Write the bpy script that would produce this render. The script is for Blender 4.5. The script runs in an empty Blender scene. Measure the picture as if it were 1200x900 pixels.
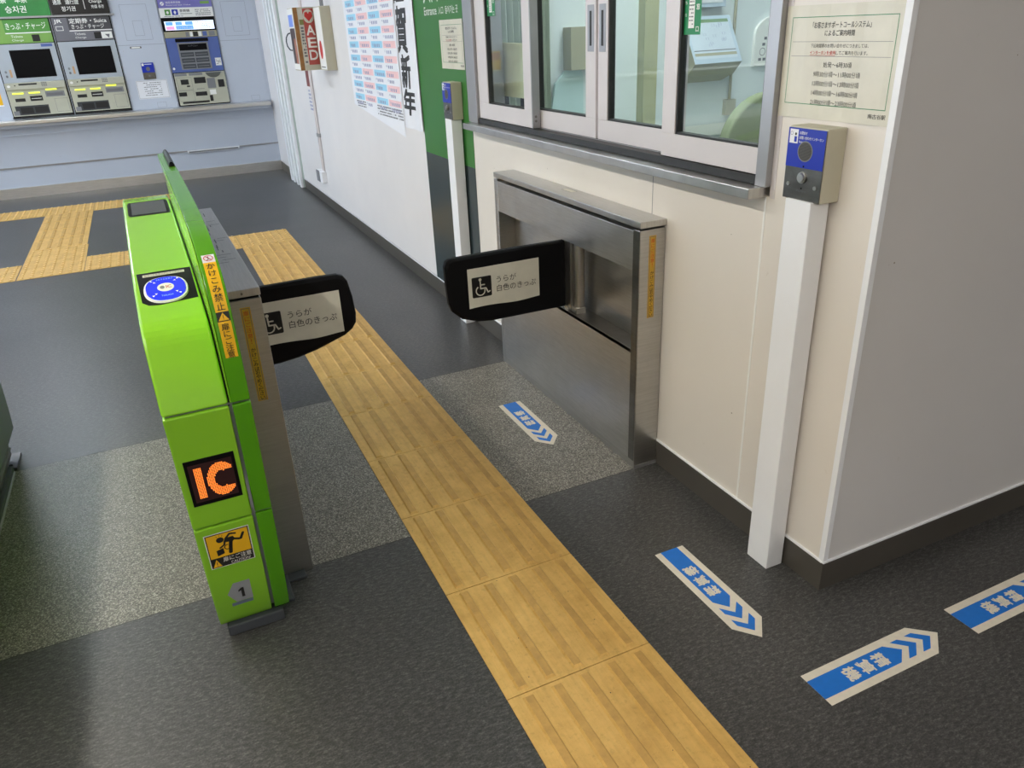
import bpy, math, random
from mathutils import Vector, Matrix
random.seed(7)
SC = bpy.context.scene
COL = SC.collection

# ------------------------------------------------------------------ materials
def lin(c):
    c = c / 255.0
    return c / 12.92 if c <= 0.04045 else ((c + 0.055) / 1.055) ** 2.4
def rgb(r, g, b): return (lin(r), lin(g), lin(b), 1.0)

class NT:
    def __init__(s, name):
        s.m = bpy.data.materials.new(name); s.m.use_nodes = True
        s.t = s.m.node_tree; s.b = s.t.nodes['Principled BSDF']; s.out = s.t.nodes['Material Output']
    def n(s, k, **kw):
        nd = s.t.nodes.new(k)
        for a, v in kw.items(): setattr(nd, a, v)
        return nd
    def l(s, a, b): s.t.links.new(a, b)
    def coord(s, kind='Object', scale=(1, 1, 1), rot=(0, 0, 0)):
        tc = s.n('ShaderNodeTexCoord'); mp = s.n('ShaderNodeMapping')
        mp.inputs['Scale'].default_value = scale; mp.inputs['Rotation'].default_value = rot
        s.l(tc.outputs[kind], mp.inputs['Vector']); return mp.outputs['Vector']
    def noise(s, vec, scale, detail=4, rough=0.6):
        n = s.n('ShaderNodeTexNoise'); n.inputs['Scale'].default_value = scale
        n.inputs['Detail'].default_value = detail; n.inputs['Roughness'].default_value = rough
        s.l(vec, n.inputs['Vector']); return n.outputs['Fac']
    def ramp(s, fac, stops):
        r = s.n('ShaderNodeValToRGB'); e = r.color_ramp.elements
        e[0].position, e[0].color = stops[0]; e[1].position, e[1].color = stops[-1]
        for p, c in stops[1:-1]:
            x = e.new(p); x.color = c
        s.l(fac, r.inputs['Fac']); return r.outputs['Color']
    def mix(s, fac, a, b, mode='MIX'):
        m = s.n('ShaderNodeMix', data_type='RGBA', blend_type=mode)
        if hasattr(fac, 'is_linked'): s.l(fac, m.inputs[0])
        else: m.inputs[0].default_value = fac
        for i, v in ((6, a), (7, b)):
            if hasattr(v, 'is_linked'): s.l(v, m.inputs[i])
            else: m.inputs[i].default_value = v
        return m.outputs[2]
    def bump(s, fac, strength=0.2, dist=0.001):
        b = s.n('ShaderNodeBump'); b.inputs['Strength'].default_value = strength
        b.inputs['Distance'].default_value = dist; s.l(fac, b.inputs['Height'])
        s.l(b.outputs['Normal'], s.b.inputs['Normal'])
    def setp(s, **k):
        for a, v in k.items(): s.b.inputs[a.replace('_', ' ')].default_value = v

MATS = {}
def plain(name, c, rough=0.5, metal=0.0, var=0.06, scale=6.0, emit=None, es=0.0, coat=0.0, spec=0.5):
    """painted / plastic / paper surface with a faint procedural mottling"""
    if name in MATS: return MATS[name]
    t = NT(name)
    v = t.coord()
    f = t.noise(v, scale, 5)
    dark = tuple(x * (1 - var) for x in c[:3]) + (1,)
    lite = tuple(min(1, x * (1 + var)) for x in c[:3]) + (1,)
    t.l(t.ramp(f, [(0.3, dark), (0.7, lite)]), t.b.inputs['Base Color'])
    t.setp(Roughness=rough, Metallic=metal)
    t.b.inputs['Coat Weight'].default_value = coat
    t.b.inputs['Specular IOR Level'].default_value = spec
    if emit:
        t.b.inputs['Emission Color'].default_value = emit; t.b.inputs['Emission Strength'].default_value = es
    MATS[name] = t.m
    return t.m

def steel(name, c=(0.55, 0.54, 0.52), rough=0.28, stretch=(2, 2, 60), dirt=0.15):
    if name in MATS: return MATS[name]
    t = NT(name)
    f = t.noise(t.coord(scale=stretch), 4.0, 4)
    g = t.noise(t.coord(), 9.0, 6, 0.7)
    a = tuple(x * 0.9 for x in c) + (1,); b = tuple(min(1, x * 1.08) for x in c) + (1,)
    col = t.ramp(f, [(0.3, a), (0.7, b)])
    col = t.mix(dirt, col, t.ramp(g, [(0.35, (0.25, 0.22, 0.18, 1)), (0.6, (0.62, 0.6, 0.56, 1))]), 'MIX')
    t.l(col, t.b.inputs['Base Color'])
    t.setp(Metallic=1.0)
    rr = t.n('ShaderNodeMapRange'); rr.inputs[3].default_value = rough * 0.8; rr.inputs[4].default_value = rough * 1.35
    t.l(g, rr.inputs[0]); t.l(rr.outputs[0], t.b.inputs['Roughness'])
    t.bump(f, 0.06, 0.0005)
    MATS[name] = t.m
    return t.m

def m_floor():
    t = NT('dark_vinyl_floor')
    v = t.coord(scale=(1, 1, 1))
    big = t.noise(v, 1.6, 5, 0.6)
    fib = t.noise(t.coord(scale=(1.0, 2.6, 1), rot=(0, 0, 0.5)), 55, 9, 0.8)
    fine = t.noise(v, 230, 3, 0.7)
    c1 = t.ramp(fib, [(0.34, (0.016, 0.016, 0.0155, 1)), (0.5, (0.045, 0.0445, 0.044, 1)), (0.66, (0.125, 0.122, 0.119, 1))])
    c1 = t.mix(0.55, c1, t.ramp(fine, [(0.32, (0.3, 0.3, 0.3, 1)), (0.70, (2.3, 2.3, 2.3, 1))]), 'MULTIPLY')
    c1 = t.mix(0.6, c1, t.ramp(big, [(0.3, (0.72, 0.72, 0.72, 1)), (0.7, (1.3, 1.3, 1.3, 1))]), 'MULTIPLY')
    # thin joints between sheets of the floor covering
    sx = t.n('ShaderNodeSeparateXYZ'); t.l(v, sx.inputs[0])
    def joint(out, off, period):
        a = t.n('ShaderNodeMath', operation='ADD'); a.inputs[1].default_value = off; t.l(out, a.inputs[0])
        p = t.n('ShaderNodeMath', operation='PINGPONG'); p.inputs[1].default_value = period / 2; t.l(a.outputs[0], p.inputs[0])
        g = t.n('ShaderNodeMath', operation='LESS_THAN'); g.inputs[1].default_value = 0.0011; t.l(p.outputs[0], g.inputs[0])
        return g.outputs[0]
    j = joint(sx.outputs['Y'], -1.46 + 20 * 0.6, 0.6 * 3)
    c1 = t.mix(j, c1, (0.012, 0.012, 0.012, 1))
    t.l(c1, t.b.inputs['Base Color'])
    rr = t.n('ShaderNodeMapRange'); rr.inputs[3].default_value = 0.27; rr.inputs[4].default_value = 0.47
    t.l(fib, rr.inputs[0]); t.l(rr.outputs[0], t.b.inputs['Roughness'])
    t.bump(fib, 0.22, 0.0012)
    MATS['floor'] = t.m; return t.m

def m_granite():
    t = NT('speckled_granite')
    v = t.coord()
    vo = t.n('ShaderNodeTexVoronoi'); vo.inputs['Scale'].default_value = 330; t.l(v, vo.inputs['Vector'])
    sep = t.n('ShaderNodeSeparateColor'); t.l(vo.outputs['Color'], sep.inputs[0])
    c = t.ramp(sep.outputs[0], [(0.0, (0.05, 0.047, 0.040, 1)), (0.35, (0.12, 0.11, 0.093, 1)), (0.7, (0.19, 0.18, 0.15, 1)), (0.97, (0.40, 0.38, 0.33, 1))])
    big = t.noise(v, 5, 4)
    c = t.mix(0.5, c, t.ramp(big, [(0.3, (0.8, 0.8, 0.8, 1)), (0.7, (1.15, 1.15, 1.15, 1))]), 'MULTIPLY')
    t.l(c, t.b.inputs['Base Color']); t.setp(Roughness=0.38)
    t.bump(sep.outputs[0], 0.25, 0.0008)
    MATS['granite'] = t.m; return t.m

def m_tile():
    t = NT('tactile_yellow')
    v = t.coord()
    n1 = t.noise(v, 9, 6, 0.7); n2 = t.noise(v, 70, 5, 0.7)
    n3 = t.noise(t.coord(scale=(14, 1.2, 1)), 6, 5)
    c = t.ramp(n1, [(0.3, rgb(200, 158, 84)), (0.55, rgb(219, 178, 102)), (0.75, rgb(225, 186, 110))])
    c = t.mix(0.5, c, t.ramp(n2, [(0.28, (0.62, 0.6, 0.55, 1)), (0.45, (1, 1, 1, 1))]), 'MULTIPLY')
    c = t.mix(0.35, c, t.ramp(n3, [(0.35, (0.75, 0.74, 0.7, 1)), (0.6, (1.05, 1.05, 1.05, 1))]), 'MULTIPLY')
    sp = t.n('ShaderNodeTexVoronoi'); sp.inputs['Scale'].default_value = 24; t.l(v, sp.inputs['Vector'])
    s = t.n('ShaderNodeMath', operation='LESS_THAN'); s.inputs[1].default_value = 0.035; t.l(sp.outputs['Distance'], s.inputs[0])
    c = t.mix(s.outputs[0], c, (0.03, 0.025, 0.02, 1))
    t.l(c, t.b.inputs['Base Color']); t.setp(Roughness=0.55)
    t.bump(n2, 0.1, 0.0005)
    MATS['tile'] = t.m; return t.m

def m_wall(name, a, b, rough=0.35):
    t = NT(name)
    v = t.coord(); n1 = t.noise(v, 1.5, 5); n2 = t.noise(v, 30, 6, 0.75)
    c = t.ramp(n1, [(0.3, a), (0.7, b)])
    c = t.mix(1.0, c, t.ramp(n2, [(0.24, (0.86, 0.84, 0.8, 1)), (0.34, (1, 1, 1, 1))]), 'MULTIPLY')
    sp = t.n('ShaderNodeTexVoronoi'); sp.inputs['Scale'].default_value = 9; t.l(v, sp.inputs['Vector'])
    s = t.n('ShaderNodeMath', operation='LESS_THAN'); s.inputs[1].default_value = 0.022; t.l(sp.outputs['Distance'], s.inputs[0])
    c = t.mix(s.outputs[0], c, rgb(150, 140, 128))
    t.l(c, t.b.inputs['Base Color']); t.setp(Roughness=rough)
    MATS[name] = t.m; return t.m

def m_glass(name, tint=(0.80, 0.90, 0.86, 1)):
    t = NT(name)
    tr = t.n('ShaderNodeBsdfTransparent'); tr.inputs[0].default_value = tint
    gl = t.n('ShaderNodeBsdfGlossy'); gl.inputs['Roughness'].default_value = 0.02
    lw = t.n('ShaderNodeLayerWeight'); lw.inputs['Blend'].default_value = 0.5
    pw = t.n('ShaderNodeMath', operation='POWER'); pw.inputs[1].default_value = 5.0; t.l(lw.outputs['Facing'], pw.inputs[0])
    fr = t.n('ShaderNodeMath', operation='MULTIPLY_ADD'); fr.inputs[1].default_value = 0.96; fr.inputs[2].default_value = 0.04; t.l(pw.outputs[0], fr.inputs[0])
    mx = t.n('ShaderNodeMixShader')
    t.l(fr.outputs[0], mx.inputs[0]); t.l(tr.outputs[0], mx.inputs[1]); t.l(gl.outputs[0], mx.inputs[2])
    t.l(mx.outputs[0], t.out.inputs['Surface'])
    MATS[name] = t.m; return t.m

FLOOR, GRANITE, TILE = m_floor(), m_granite(), m_tile()
TILED = plain('highlit_dot_top', rgb(244, 212, 146), 0.4, 0, 0.1, 30)  # dot tops coloured lighter to show the lamp's highlight
TILEB = plain('worn_tile_rib', rgb(192, 152, 84), 0.6, 0, 0.16, 30)
WALLW = m_wall('cream_wall_panel', rgb(224, 218, 209), rgb(230, 224, 216))
WALLF = m_wall('white_wall_panel', rgb(228, 226, 226), rgb(236, 233, 232))
WALLB = m_wall('blue_grey_steel_panel', rgb(194, 202, 216), rgb(200, 208, 222), 0.3)
WALLG = m_wall('warm_grey_wall_panel', rgb(212, 210, 209), rgb(217, 215, 214), 0.4)
GLASS = m_glass('green_tinted_glass', (0.90, 0.955, 0.93, 1)); CLEAR = m_glass('clear_acrylic', (0.95, 0.97, 0.96, 1))
STEEL = steel('brushed_stainless', (0.50, 0.49, 0.47), 0.34, (2, 2, 60), 0.1)
STEELH = steel('brushed_stainless_horizontal', (0.56, 0.55, 0.53), 0.30, (60, 3, 2), 0.1)
STEELS = steel('brushed_stainless_side', (0.55, 0.54, 0.52), 0.33, (2, 3, 60), 0.1)
SKIRT = steel('stainless_skirting', (0.80, 0.78, 0.75), 0.34, (2, 2, 40), 0.05)
DARKSTEEL = steel('dark_steel', (0.16, 0.155, 0.15), 0.3, (2, 2, 30))
ALU = plain('grey_aluminium', rgb(164, 164, 166), 0.38, 0.6, 0.03)
ALUW = plain('pale_aluminium_sash', rgb(214, 208, 208), 0.42, 0.15, 0.02)
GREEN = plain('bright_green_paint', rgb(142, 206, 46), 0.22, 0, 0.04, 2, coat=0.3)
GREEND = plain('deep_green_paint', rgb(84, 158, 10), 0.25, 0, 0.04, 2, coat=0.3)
BLACK = plain('black_plastic', (0.005, 0.005, 0.006, 1), 0.4, spec=0.12)
PAD = plain('black_rubber_pad', (0.004, 0.004, 0.005, 1), 0.5, spec=0.12)
SCREEN = plain('black_screen_glass', (0.004, 0.004, 0.005, 1), 0.3, spec=0.12)
GREYS = plain('grey_screen', rgb(70, 72, 76), 0.2)
GREYP = plain('grey_plastic', rgb(128, 130, 134), 0.4)
GREYG = plain('grey_gate_panel', rgb(112, 116, 122), 0.35, 0, 0.03, 2)
DGREY = plain('dark_grey_plastic', rgb(66, 70, 76), 0.5)
WHITE = plain('white_paint', rgb(240, 242, 246), 0.4, 0, 0.02)
WPRINT = plain('white_print', rgb(240, 240, 236), 0.5, 0, 0.02)
BEIGE = plain('beige_casing', rgb(196, 192, 172), 0.45, 0, 0.03)
BEIGED = plain('beige_machine_panel', rgb(186, 186, 168), 0.45, 0, 0.05)
PAPER = plain('white_paper', rgb(206, 203, 190), 0.6, 0, 0.06, 14)
PAPERW = plain('bright_paper', rgb(236, 238, 244), 0.6, 0, 0.02)
LAMIN = plain('laminated_paper', rgb(214, 210, 194), 0.3, 0, 0.05, 12)
BLUE = plain('blue_label', rgb(22, 48, 170), 0.35, 0, 0.03)
BRBLUE = plain('reader_blue', rgb(20, 40, 220), 0.2, 0, 0.05, 30, (0.01, 0.03, 0.9, 1), 0.5, coat=0.5)
FBLUE = plain('floor_sign_blue', rgb(20, 112, 205), 0.45, 0, 0.05, 40)
FWHITE = plain('floor_sign_white', rgb(222, 214, 198), 0.5, 0, 0.06, 40)
YEL = plain('warning_yellow', rgb(244, 190, 32), 0.4, 0, 0.03)
YELD = plain('aged_yellow', rgb(214, 168, 46), 0.45, 0, 0.08, 60)
ORANGE = plain('orange_print', rgb(206, 92, 30), 0.5)
INK = plain('black_ink', (0.012, 0.012, 0.012, 1), 0.5)
INKG = plain('grey_ink', rgb(110, 110, 114), 0.6)
REDI = plain('red_ink', rgb(196, 44, 40), 0.5)
FILMG = plain('green_wall_film', rgb(50, 116, 46), 0.3, 0, 0.02)
FILMD = plain('dark_slate_wall_film', rgb(54, 66, 70), 0.25, 0, 0.03)
STKG = plain('green_sticker', rgb(16, 132, 76), 0.4)
BASEB = plain('dark_baseboard', rgb(84, 80, 74), 0.3, 0.2, 0.08, 4)
TRACK = plain('dark_track', rgb(34, 34, 34), 0.5)
CYANP = plain('timetable_blue', rgb(158, 214, 240), 0.6)
PINKP = plain('timetable_pink', rgb(244, 204, 206), 0.6)
INKB = plain('timetable_ink', rgb(150, 156, 190), 0.6)
HDRG = plain('machine_header_green', rgb(84, 148, 66), 0.35, 0, 0.05)
HDRL = plain('machine_header_lime', rgb(126, 170, 84), 0.35)
HDRK = plain('machine_header_charcoal', rgb(72, 72, 76), 0.35, 0, 0.05)
HDRM = plain('machine_header_grey', rgb(112, 112, 120), 0.35)
SIGNG = plain('backlit_green_sign', rgb(44, 130, 60), 0.3, 0, 0.2, 3)
SIGNK = plain('black_sign', rgb(20, 18, 18), 0.3)
FACEB = plain('pale_blue_machine_face', rgb(176, 184, 192), 0.35, 0, 0.03)
VIOL = plain('violet_header', rgb(124, 120, 190), 0.4)
MBLUE = plain('machine_blue', rgb(84, 104, 168), 0.35)
LED = plain('led_lit', (0.6, 0.08, 0.01, 1), 0.5, emit=(1.0, 0.20, 0.02, 1), es=1.2)
LEDY = plain('led_core', (1, 0.5, 0.1, 1), 0.5, emit=(1.0, 0.42, 0.08, 1), es=1.8)
LEDOFF = plain('led_unlit', (0.035, 0.008, 0.01, 1), 0.5)
LIME = plain('lit_slot_lamp', rgb(230, 236, 60), 0.4, emit=(0.85, 0.95, 0.1, 1), es=0.9)
LCD = plain('lit_lcd', rgb(225, 232, 250), 0.3, emit=(0.75, 0.85, 1, 1), es=0.9)
LCDB = plain('lit_lcd_blue', rgb(90, 150, 240), 0.3, emit=(0.12, 0.32, 1, 1), es=0.9)
LCDP = plain('lit_lcd_pink', rgb(240, 150, 190), 0.3, emit=(1, 0.35, 0.55, 1), es=0.7)
WOOD = plain('brown_trim', rgb(150, 104, 52), 0.5, 0, 0.25, 20)
DOORG = plain('pale_green_door', rgb(190, 204, 198), 0.35)
TEAL = plain('office_pale_wall', rgb(222, 230, 232), 0.6, 0, 0.05, 2)
OLIVE = plain('olive_chair_fabric', rgb(150, 158, 130), 0.8)
KHAKI = plain('khaki_box', rgb(168, 164, 138), 0.6)
CEIL = plain('ceiling_white', rgb(216, 216, 214), 0.7)
LAMP = plain('lamp_diffuser', (1, 1, 1, 1), 0.5, emit=(1.0, 0.93, 0.82, 1), es=80.0)
FARFILL = plain('far_fill_diffuser', (1, 1, 1, 1), 0.5, emit=(0.84, 0.92, 1.0, 1), es=62.0)  # added far fill, tinted cool to stand in for daylight
REARFILL = plain('rear_fill_diffuser', (1, 1, 1, 1), 0.5, emit=(1.0, 0.96, 0.92, 1), es=34.0)  # added rear fill that brightens the side wall and gate front
LAMPO = plain('office_lamp_diffuser', (1, 1, 1, 1), 0.5, emit=(0.94, 0.98, 1.0, 1), es=26.0)

# ------------------------------------------------------------------ mesh builder
class MB:
    def __init__(s): s.v = []; s.f = []; s.m = []; s.mats = []
    def mi(s, mat):
        if mat not in s.mats: s.mats.append(mat)
        return s.mats.index(mat)
    def poly(s, pts, mat):
        b = len(s.v); s.v += [tuple(p) for p in pts]
        s.f.append(tuple(range(b, b + len(pts)))); s.m.append(s.mi(mat))
    def hull(s, a, b, mat):
        """prism between two matching outlines"""
        n = len(a); base = len(s.v); s.v += [tuple(p) for p in a] + [tuple(p) for p in b]; k = s.mi(mat)
        s.f.append(tuple(base + i for i in range(n))[::-1]); s.m.append(k)
        s.f.append(tuple(base + n + i for i in range(n))); s.m.append(k)
        for i in range(n):
            j = (i + 1) % n
            s.f.append((base + i, base + j, base + n + j, base + n + i)); s.m.append(k)
    def box(s, x0, x1, y0, y1, z0, z1, mat):
        s.hull([(x0, y0, z0), (x1, y0, z0), (x1, y1, z0), (x0, y1, z0)],
               [(x0, y0, z1), (x1, y0, z1), (x1, y1, z1), (x0, y1, z1)], mat); return s
    def prism_x(s, prof, x0, x1, mat):        # prof in (y,z)
        s.hull([(x0, y, z) for y, z in prof], [(x1, y, z) for y, z in prof], mat); return s
    def prism_y(s, prof, y0, y1, mat):        # prof in (x,z)
        s.hull([(x, y0, z) for x, z in prof], [(x, y1, z) for x, z in prof], mat); return s
    def tube(s, p0, p1, r, mat, n=16, r2=None):
        p0 = Vector(p0); p1 = Vector(p1); d = (p1 - p0).normalized()
        a = d.orthogonal().normalized(); b = d.cross(a); r2 = r if r2 is None else r2
        A = [p0 + (a * math.cos(t) + b * math.sin(t)) * r for t in [2 * math.pi * i / n for i in range(n)]]
        B = [p1 + (a * math.cos(t) + b * math.sin(t)) * r2 for t in [2 * math.pi * i / n for i in range(n)]]
        s.hull(A, B, mat); return s

ORG = {}
ORGM = MATS['orange_print']
def link(name, mb, parent=None, bevel=0.0, seg=2, smooth=False, org=None):
    if org is None:
        if parent is not None: org = ORG[parent.name]
        else:
            xs = [v[0] for v in mb.v]; ys = [v[1] for v in mb.v]; zs = [v[2] for v in mb.v]
            org = ((min(xs) + max(xs)) / 2, (min(ys) + max(ys)) / 2, min(zs))
    me = bpy.data.meshes.new(name)
    me.from_pydata([(v[0] - org[0], v[1] - org[1], v[2] - org[2]) for v in mb.v], [], mb.f)
    for m in mb.mats: me.materials.append(m)
    me.polygons.foreach_set('material_index', mb.m)
    if smooth: me.polygons.foreach_set('use_smooth', [True] * len(mb.f))
    me.update()
    o = bpy.data.objects.new(name, me); COL.objects.link(o)
    ORG[o.name] = org
    if parent is not None: o.parent = parent
    else: o.location = org
    if bevel:
        bv = o.modifiers.new('edge', 'BEVEL'); bv.width = bevel; bv.segments = seg
        bv.limit_method = 'ANGLE'; bv.angle_limit = math.radians(35)
    return o
def tag(o, label=None, cat=None, group=None, kind=None):
    if label: o['label'] = label
    if cat: o['category'] = cat
    if group: o['group'] = group
    if kind: o['kind'] = kind
    return o
def thing(name, loc, label, cat, group=None, rz=0.0, org=None):
    o = bpy.data.objects.new(name, None); o.empty_display_size = 0.1; COL.objects.link(o)
    o.location = loc; o.rotation_euler = (0, 0, rz); ORG[o.name] = tuple(org or loc)
    return tag(o, label, cat, group)
def struct(name, mb, **k): return tag(link(name, mb, **k), kind='structure')

# ------------------------------------------------------------------ flat graphics
_TXT = {}
def glyphs(s, bold=0.0):
    k = (s, bold)
    if k not in _TXT:
        cu = bpy.data.curves.new('t', 'FONT'); cu.body = s; cu.offset = bold; cu.resolution_u = 3
        cu.fill_mode = 'FRONT'
        ob = bpy.data.objects.new('t', cu); me = ob.to_mesh()
        V = [(v.co.x, v.co.y) for v in me.vertices]; F = [tuple(p.vertices) for p in me.polygons]
        ob.to_mesh_clear(); bpy.data.objects.remove(ob); bpy.data.curves.remove(cu)
        _TXT[k] = (V, F)
    return _TXT[k]

def wavy(g, u0, u1, n, amp):
    """a sheet that ripples along u, in n straight facets; amp(u) -> lift"""
    L = [u0 + (u1 - u0) * i / n for i in range(n + 1)]; A = [amp(q) for q in L]
    def f(u, v, h):
        t = min(max((u - u0) / (u1 - u0) * n, 0), n - 1e-9); i = int(t); t -= i
        return g(u, v, h + A[i] + (A[i + 1] - A[i]) * t)
    f.ub = L[1:-1]; return f
class Dec:
    """flat artwork laid on a surface: fn(u,v,h) -> point"""
    def __init__(s, fn, step=0.0005, ub=(), vb=()):
        s.fn = fn; s.mb = MB(); s.st = step; s.ub = sorted(ub); s.vb = sorted(vb)
        if hasattr(fn, 'vb'): s.vb = fn.vb
        if hasattr(fn, 'ub'): s.ub = fn.ub
    def pieces(s, pts):
        """cut an outline along the surface's fold lines so that it follows the bend"""
        out = [list(pts)]
        for ax, br in ((0, s.ub), (1, s.vb)):
            nxt = []
            for P in out:
                lo = min(p[ax] for p in P); hi = max(p[ax] for p in P)
                B = [b for b in br if lo + 1e-7 < b < hi - 1e-7]
                if not B: nxt.append(P); continue
                E = [-1e9] + B + [1e9]
                for a, b in zip(E, E[1:]):
                    Q = P
                    for lim, sg in ((a, 1), (b, -1)):
                        R_ = []
                        for i in range(len(Q)):
                            p, q = Q[i], Q[(i + 1) % len(Q)]
                            dp, dq = sg * (p[ax] - lim), sg * (q[ax] - lim)
                            if dp >= 0: R_.append(p)
                            if (dp > 0 > dq) or (dp < 0 < dq):
                                t = dp / (dp - dq); R_.append((p[0] + (q[0] - p[0]) * t, p[1] + (q[1] - p[1]) * t))
                        Q = R_
                        if len(Q) < 3: break
                    if len(Q) >= 3: nxt.append(Q)
            out = nxt
        return out
    def poly(s, pts, mat, layer=0, ccw=True):
        for P in s.pieces(pts): s.mb.poly([s.fn(u, v, s.st * (layer + 1)) for u, v in P], mat)
    def rect(s, u0, v0, u1, v1, mat, layer=0, nv=1):
        for i in range(nv):
            a = v0 + (v1 - v0) * i / nv; b = v0 + (v1 - v0) * (i + 1) / nv
            s.poly([(u0, a), (u1, a), (u1, b), (u0, b)], mat, layer)
    def frame(s, u0, v0, u1, v1, w, mat, layer=1):
        s.rect(u0, v0, u1, v0 + w, mat, layer); s.rect(u0, v1 - w, u1, v1, mat, layer)
        s.rect(u0, v0, u0 + w, v1, mat, layer); s.rect(u1 - w, v0, u1, v1, mat, layer)
    def ell(s, u, v, a, b, mat, layer=0, n=28, p=2.0):
        pts = []
        for i in range(n):
            t = 2 * math.pi * i / n; c, q = math.cos(t), math.sin(t)
            pts.append((u + a * math.copysign(abs(c) ** (2 / p), c), v + b * math.copysign(abs(q) ** (2 / p), q)))
        s.poly(pts, mat, layer)
    def ring(s, u, v, r, w, mat, layer=1, t0=0, t1=360, n=30):
        for i in range(n):
            a = math.radians(t0 + (t1 - t0) * i / n); b = math.radians(t0 + (t1 - t0) * (i + 1) / n)
            s.poly([(u + (r - w) * math.cos(a), v + (r - w) * math.sin(a)), (u + r * math.cos(a), v + r * math.sin(a)),
                    (u + r * math.cos(b), v + r * math.sin(b)), (u + (r - w) * math.cos(b), v + (r - w) * math.sin(b))], mat, layer)
    def stroke(s, pts, w, mat, layer=1, caps=True):
        for (a, b), (c, d) in zip(pts, pts[1:]):
            L = math.hypot(c - a, d - b) or 1; nx, ny = -(d - b) / L * w / 2, (c - a) / L * w / 2
            s.poly([(a + nx, b + ny), (c + nx, d + ny), (c - nx, d - ny), (a - nx, b - ny)], mat, layer)
        if caps:
            for a, b in pts: s.ell(a, b, w / 2, w / 2, mat, layer, 12)
    def text(s, t, u0, v0, u1, v1, mat, layer=1, bold=0.0, rot=0, slant=0.0, em=False):
        """fit the lettering into the box; rot in degrees (0 or 90 steps)"""
        V, F = glyphs(t, 0.0)
        if not V: return
        if rot:
            c, q = round(math.cos(math.radians(rot))), round(math.sin(math.radians(rot)))
            V = [(x * c - y * q, x * q + y * c) for x, y in V]
        if slant: V = [(x + slant * y, y) for x, y in V]
        xs = [p[0] for p in V]; ys = [p[1] for p in V]
        if em: xs, ys = (0.04, 0.96), (-.10, .86)
        ax = (u1 - u0) / (max(xs) - min(xs)); ay = (v1 - v0) / (max(ys) - min(ys))
        P = [(u0 + (x - min(xs)) * ax, v0 + (y - min(ys)) * ay) for x, y in V]
        e = .45 * bold * min(abs(ax), abs(ay)) if bold else 0
        lay0 = layer
        for ci, (du, dv) in enumerate(((-e, -e), (e, -e), (-e, e), (e, e)) if bold else ((0, 0),)):
            layer = lay0 + ci * .12
            if not s.ub and not s.vb:
                b = len(s.mb.v); s.mb.v += [tuple(s.fn(u + du, v + dv, s.st * (layer + 1))) for u, v in P]
                k = s.mb.mi(mat)
                for f in F: s.mb.f.append(tuple(b + i for i in f)); s.mb.m.append(k)
            else:
                for f in F: s.poly([(P[i][0] + du, P[i][1] + dv) for i in f], mat, layer)
    def vtext(s, t, uc, vtop, size, pitch, mat, layer=1, bold=0.0):
        """upright characters stacked downwards"""
        v = vtop
        for ch in t:
            if ch != ' ':
                h = size; w = size
                if ch in '！!・': w = size * 0.18
                if ch in '「」、': w = size * 0.4
                s.text(ch, uc - w / 2, v - h, uc + w / 2, v, mat, layer, bold, em=ord(ch) > 0x3000 and ch not in '！「」、')
                v -= pitch
            else: v -= pitch * 0.6
    def scribble(s, u0, v0, u1, v1, rows, mat, layer=1, fill=0.6):
        """lines of writing too small to read: short dashes"""
        hh = (v1 - v0) / rows
        for r in range(rows):
            u = u0
            while u < u1:
                w = random.uniform(0.3, 1.2) * hh
                if random.random() < 0.82: s.rect(u, v0 + hh * (r + 0.5 - fill / 2), min(u1, u + w), v0 + hh * (r + 0.5 + fill / 2), mat, layer)
                u += w + hh * 0.22
    def build(s, name, parent=None, th=0.0, org=None): return link(name, s.mb, parent, org=org)

def on_x(x):      # surface facing -X : u runs toward the viewer's right = -Y
    return lambda u, v, h: (x - h, -u, v)
def on_y(y):      # surface facing -Y : u = X
    return lambda u, v, h: (u, y - h, v)

# ------------------------------------------------------------------ room shell
W = 1.3707          # plane of the long wall
CY = 1.139          # corner of the ticket office
mb = MB()
gx0, gx1, gy0, gy1 = -6.0, W + 0.02, 1.887, 2.965
for (x0, x1, y0, y1, m) in [(-6, 6.5, -4, gy0, FLOOR), (-6, gx1, gy0, gy1, GRANITE), (-6, 6.5, gy1, 9.6, FLOOR), (gx1, 6.5, gy0, gy1, FLOOR)]:
    mb.poly([(x0, y0, 0), (x1, y0, 0), (x1, y1, 0), (x0, y1, 0)], m)
J = plain('stone_joint', (0.03, 0.028, 0.025, 1), 0.7)
for y in (gy0, gy1): mb.poly([(-6, y - .0012, .0003), (W, y - .0012, .0003), (W, y + .0012, .0003), (-6, y + .0012, .0003)], J)
mb.poly([(-6, 2.42, .0003), (W, 2.42, .0003), (W, 2.4215, .0003), (-6, 2.4215, .0003)], J)
struct('floor', mb, org=(0, 0, 0))

mb = MB(); mb.box(-6, 6.5, -4, 9.6, 2.75, 2.85, CEIL); struct('ceiling', mb)

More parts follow.
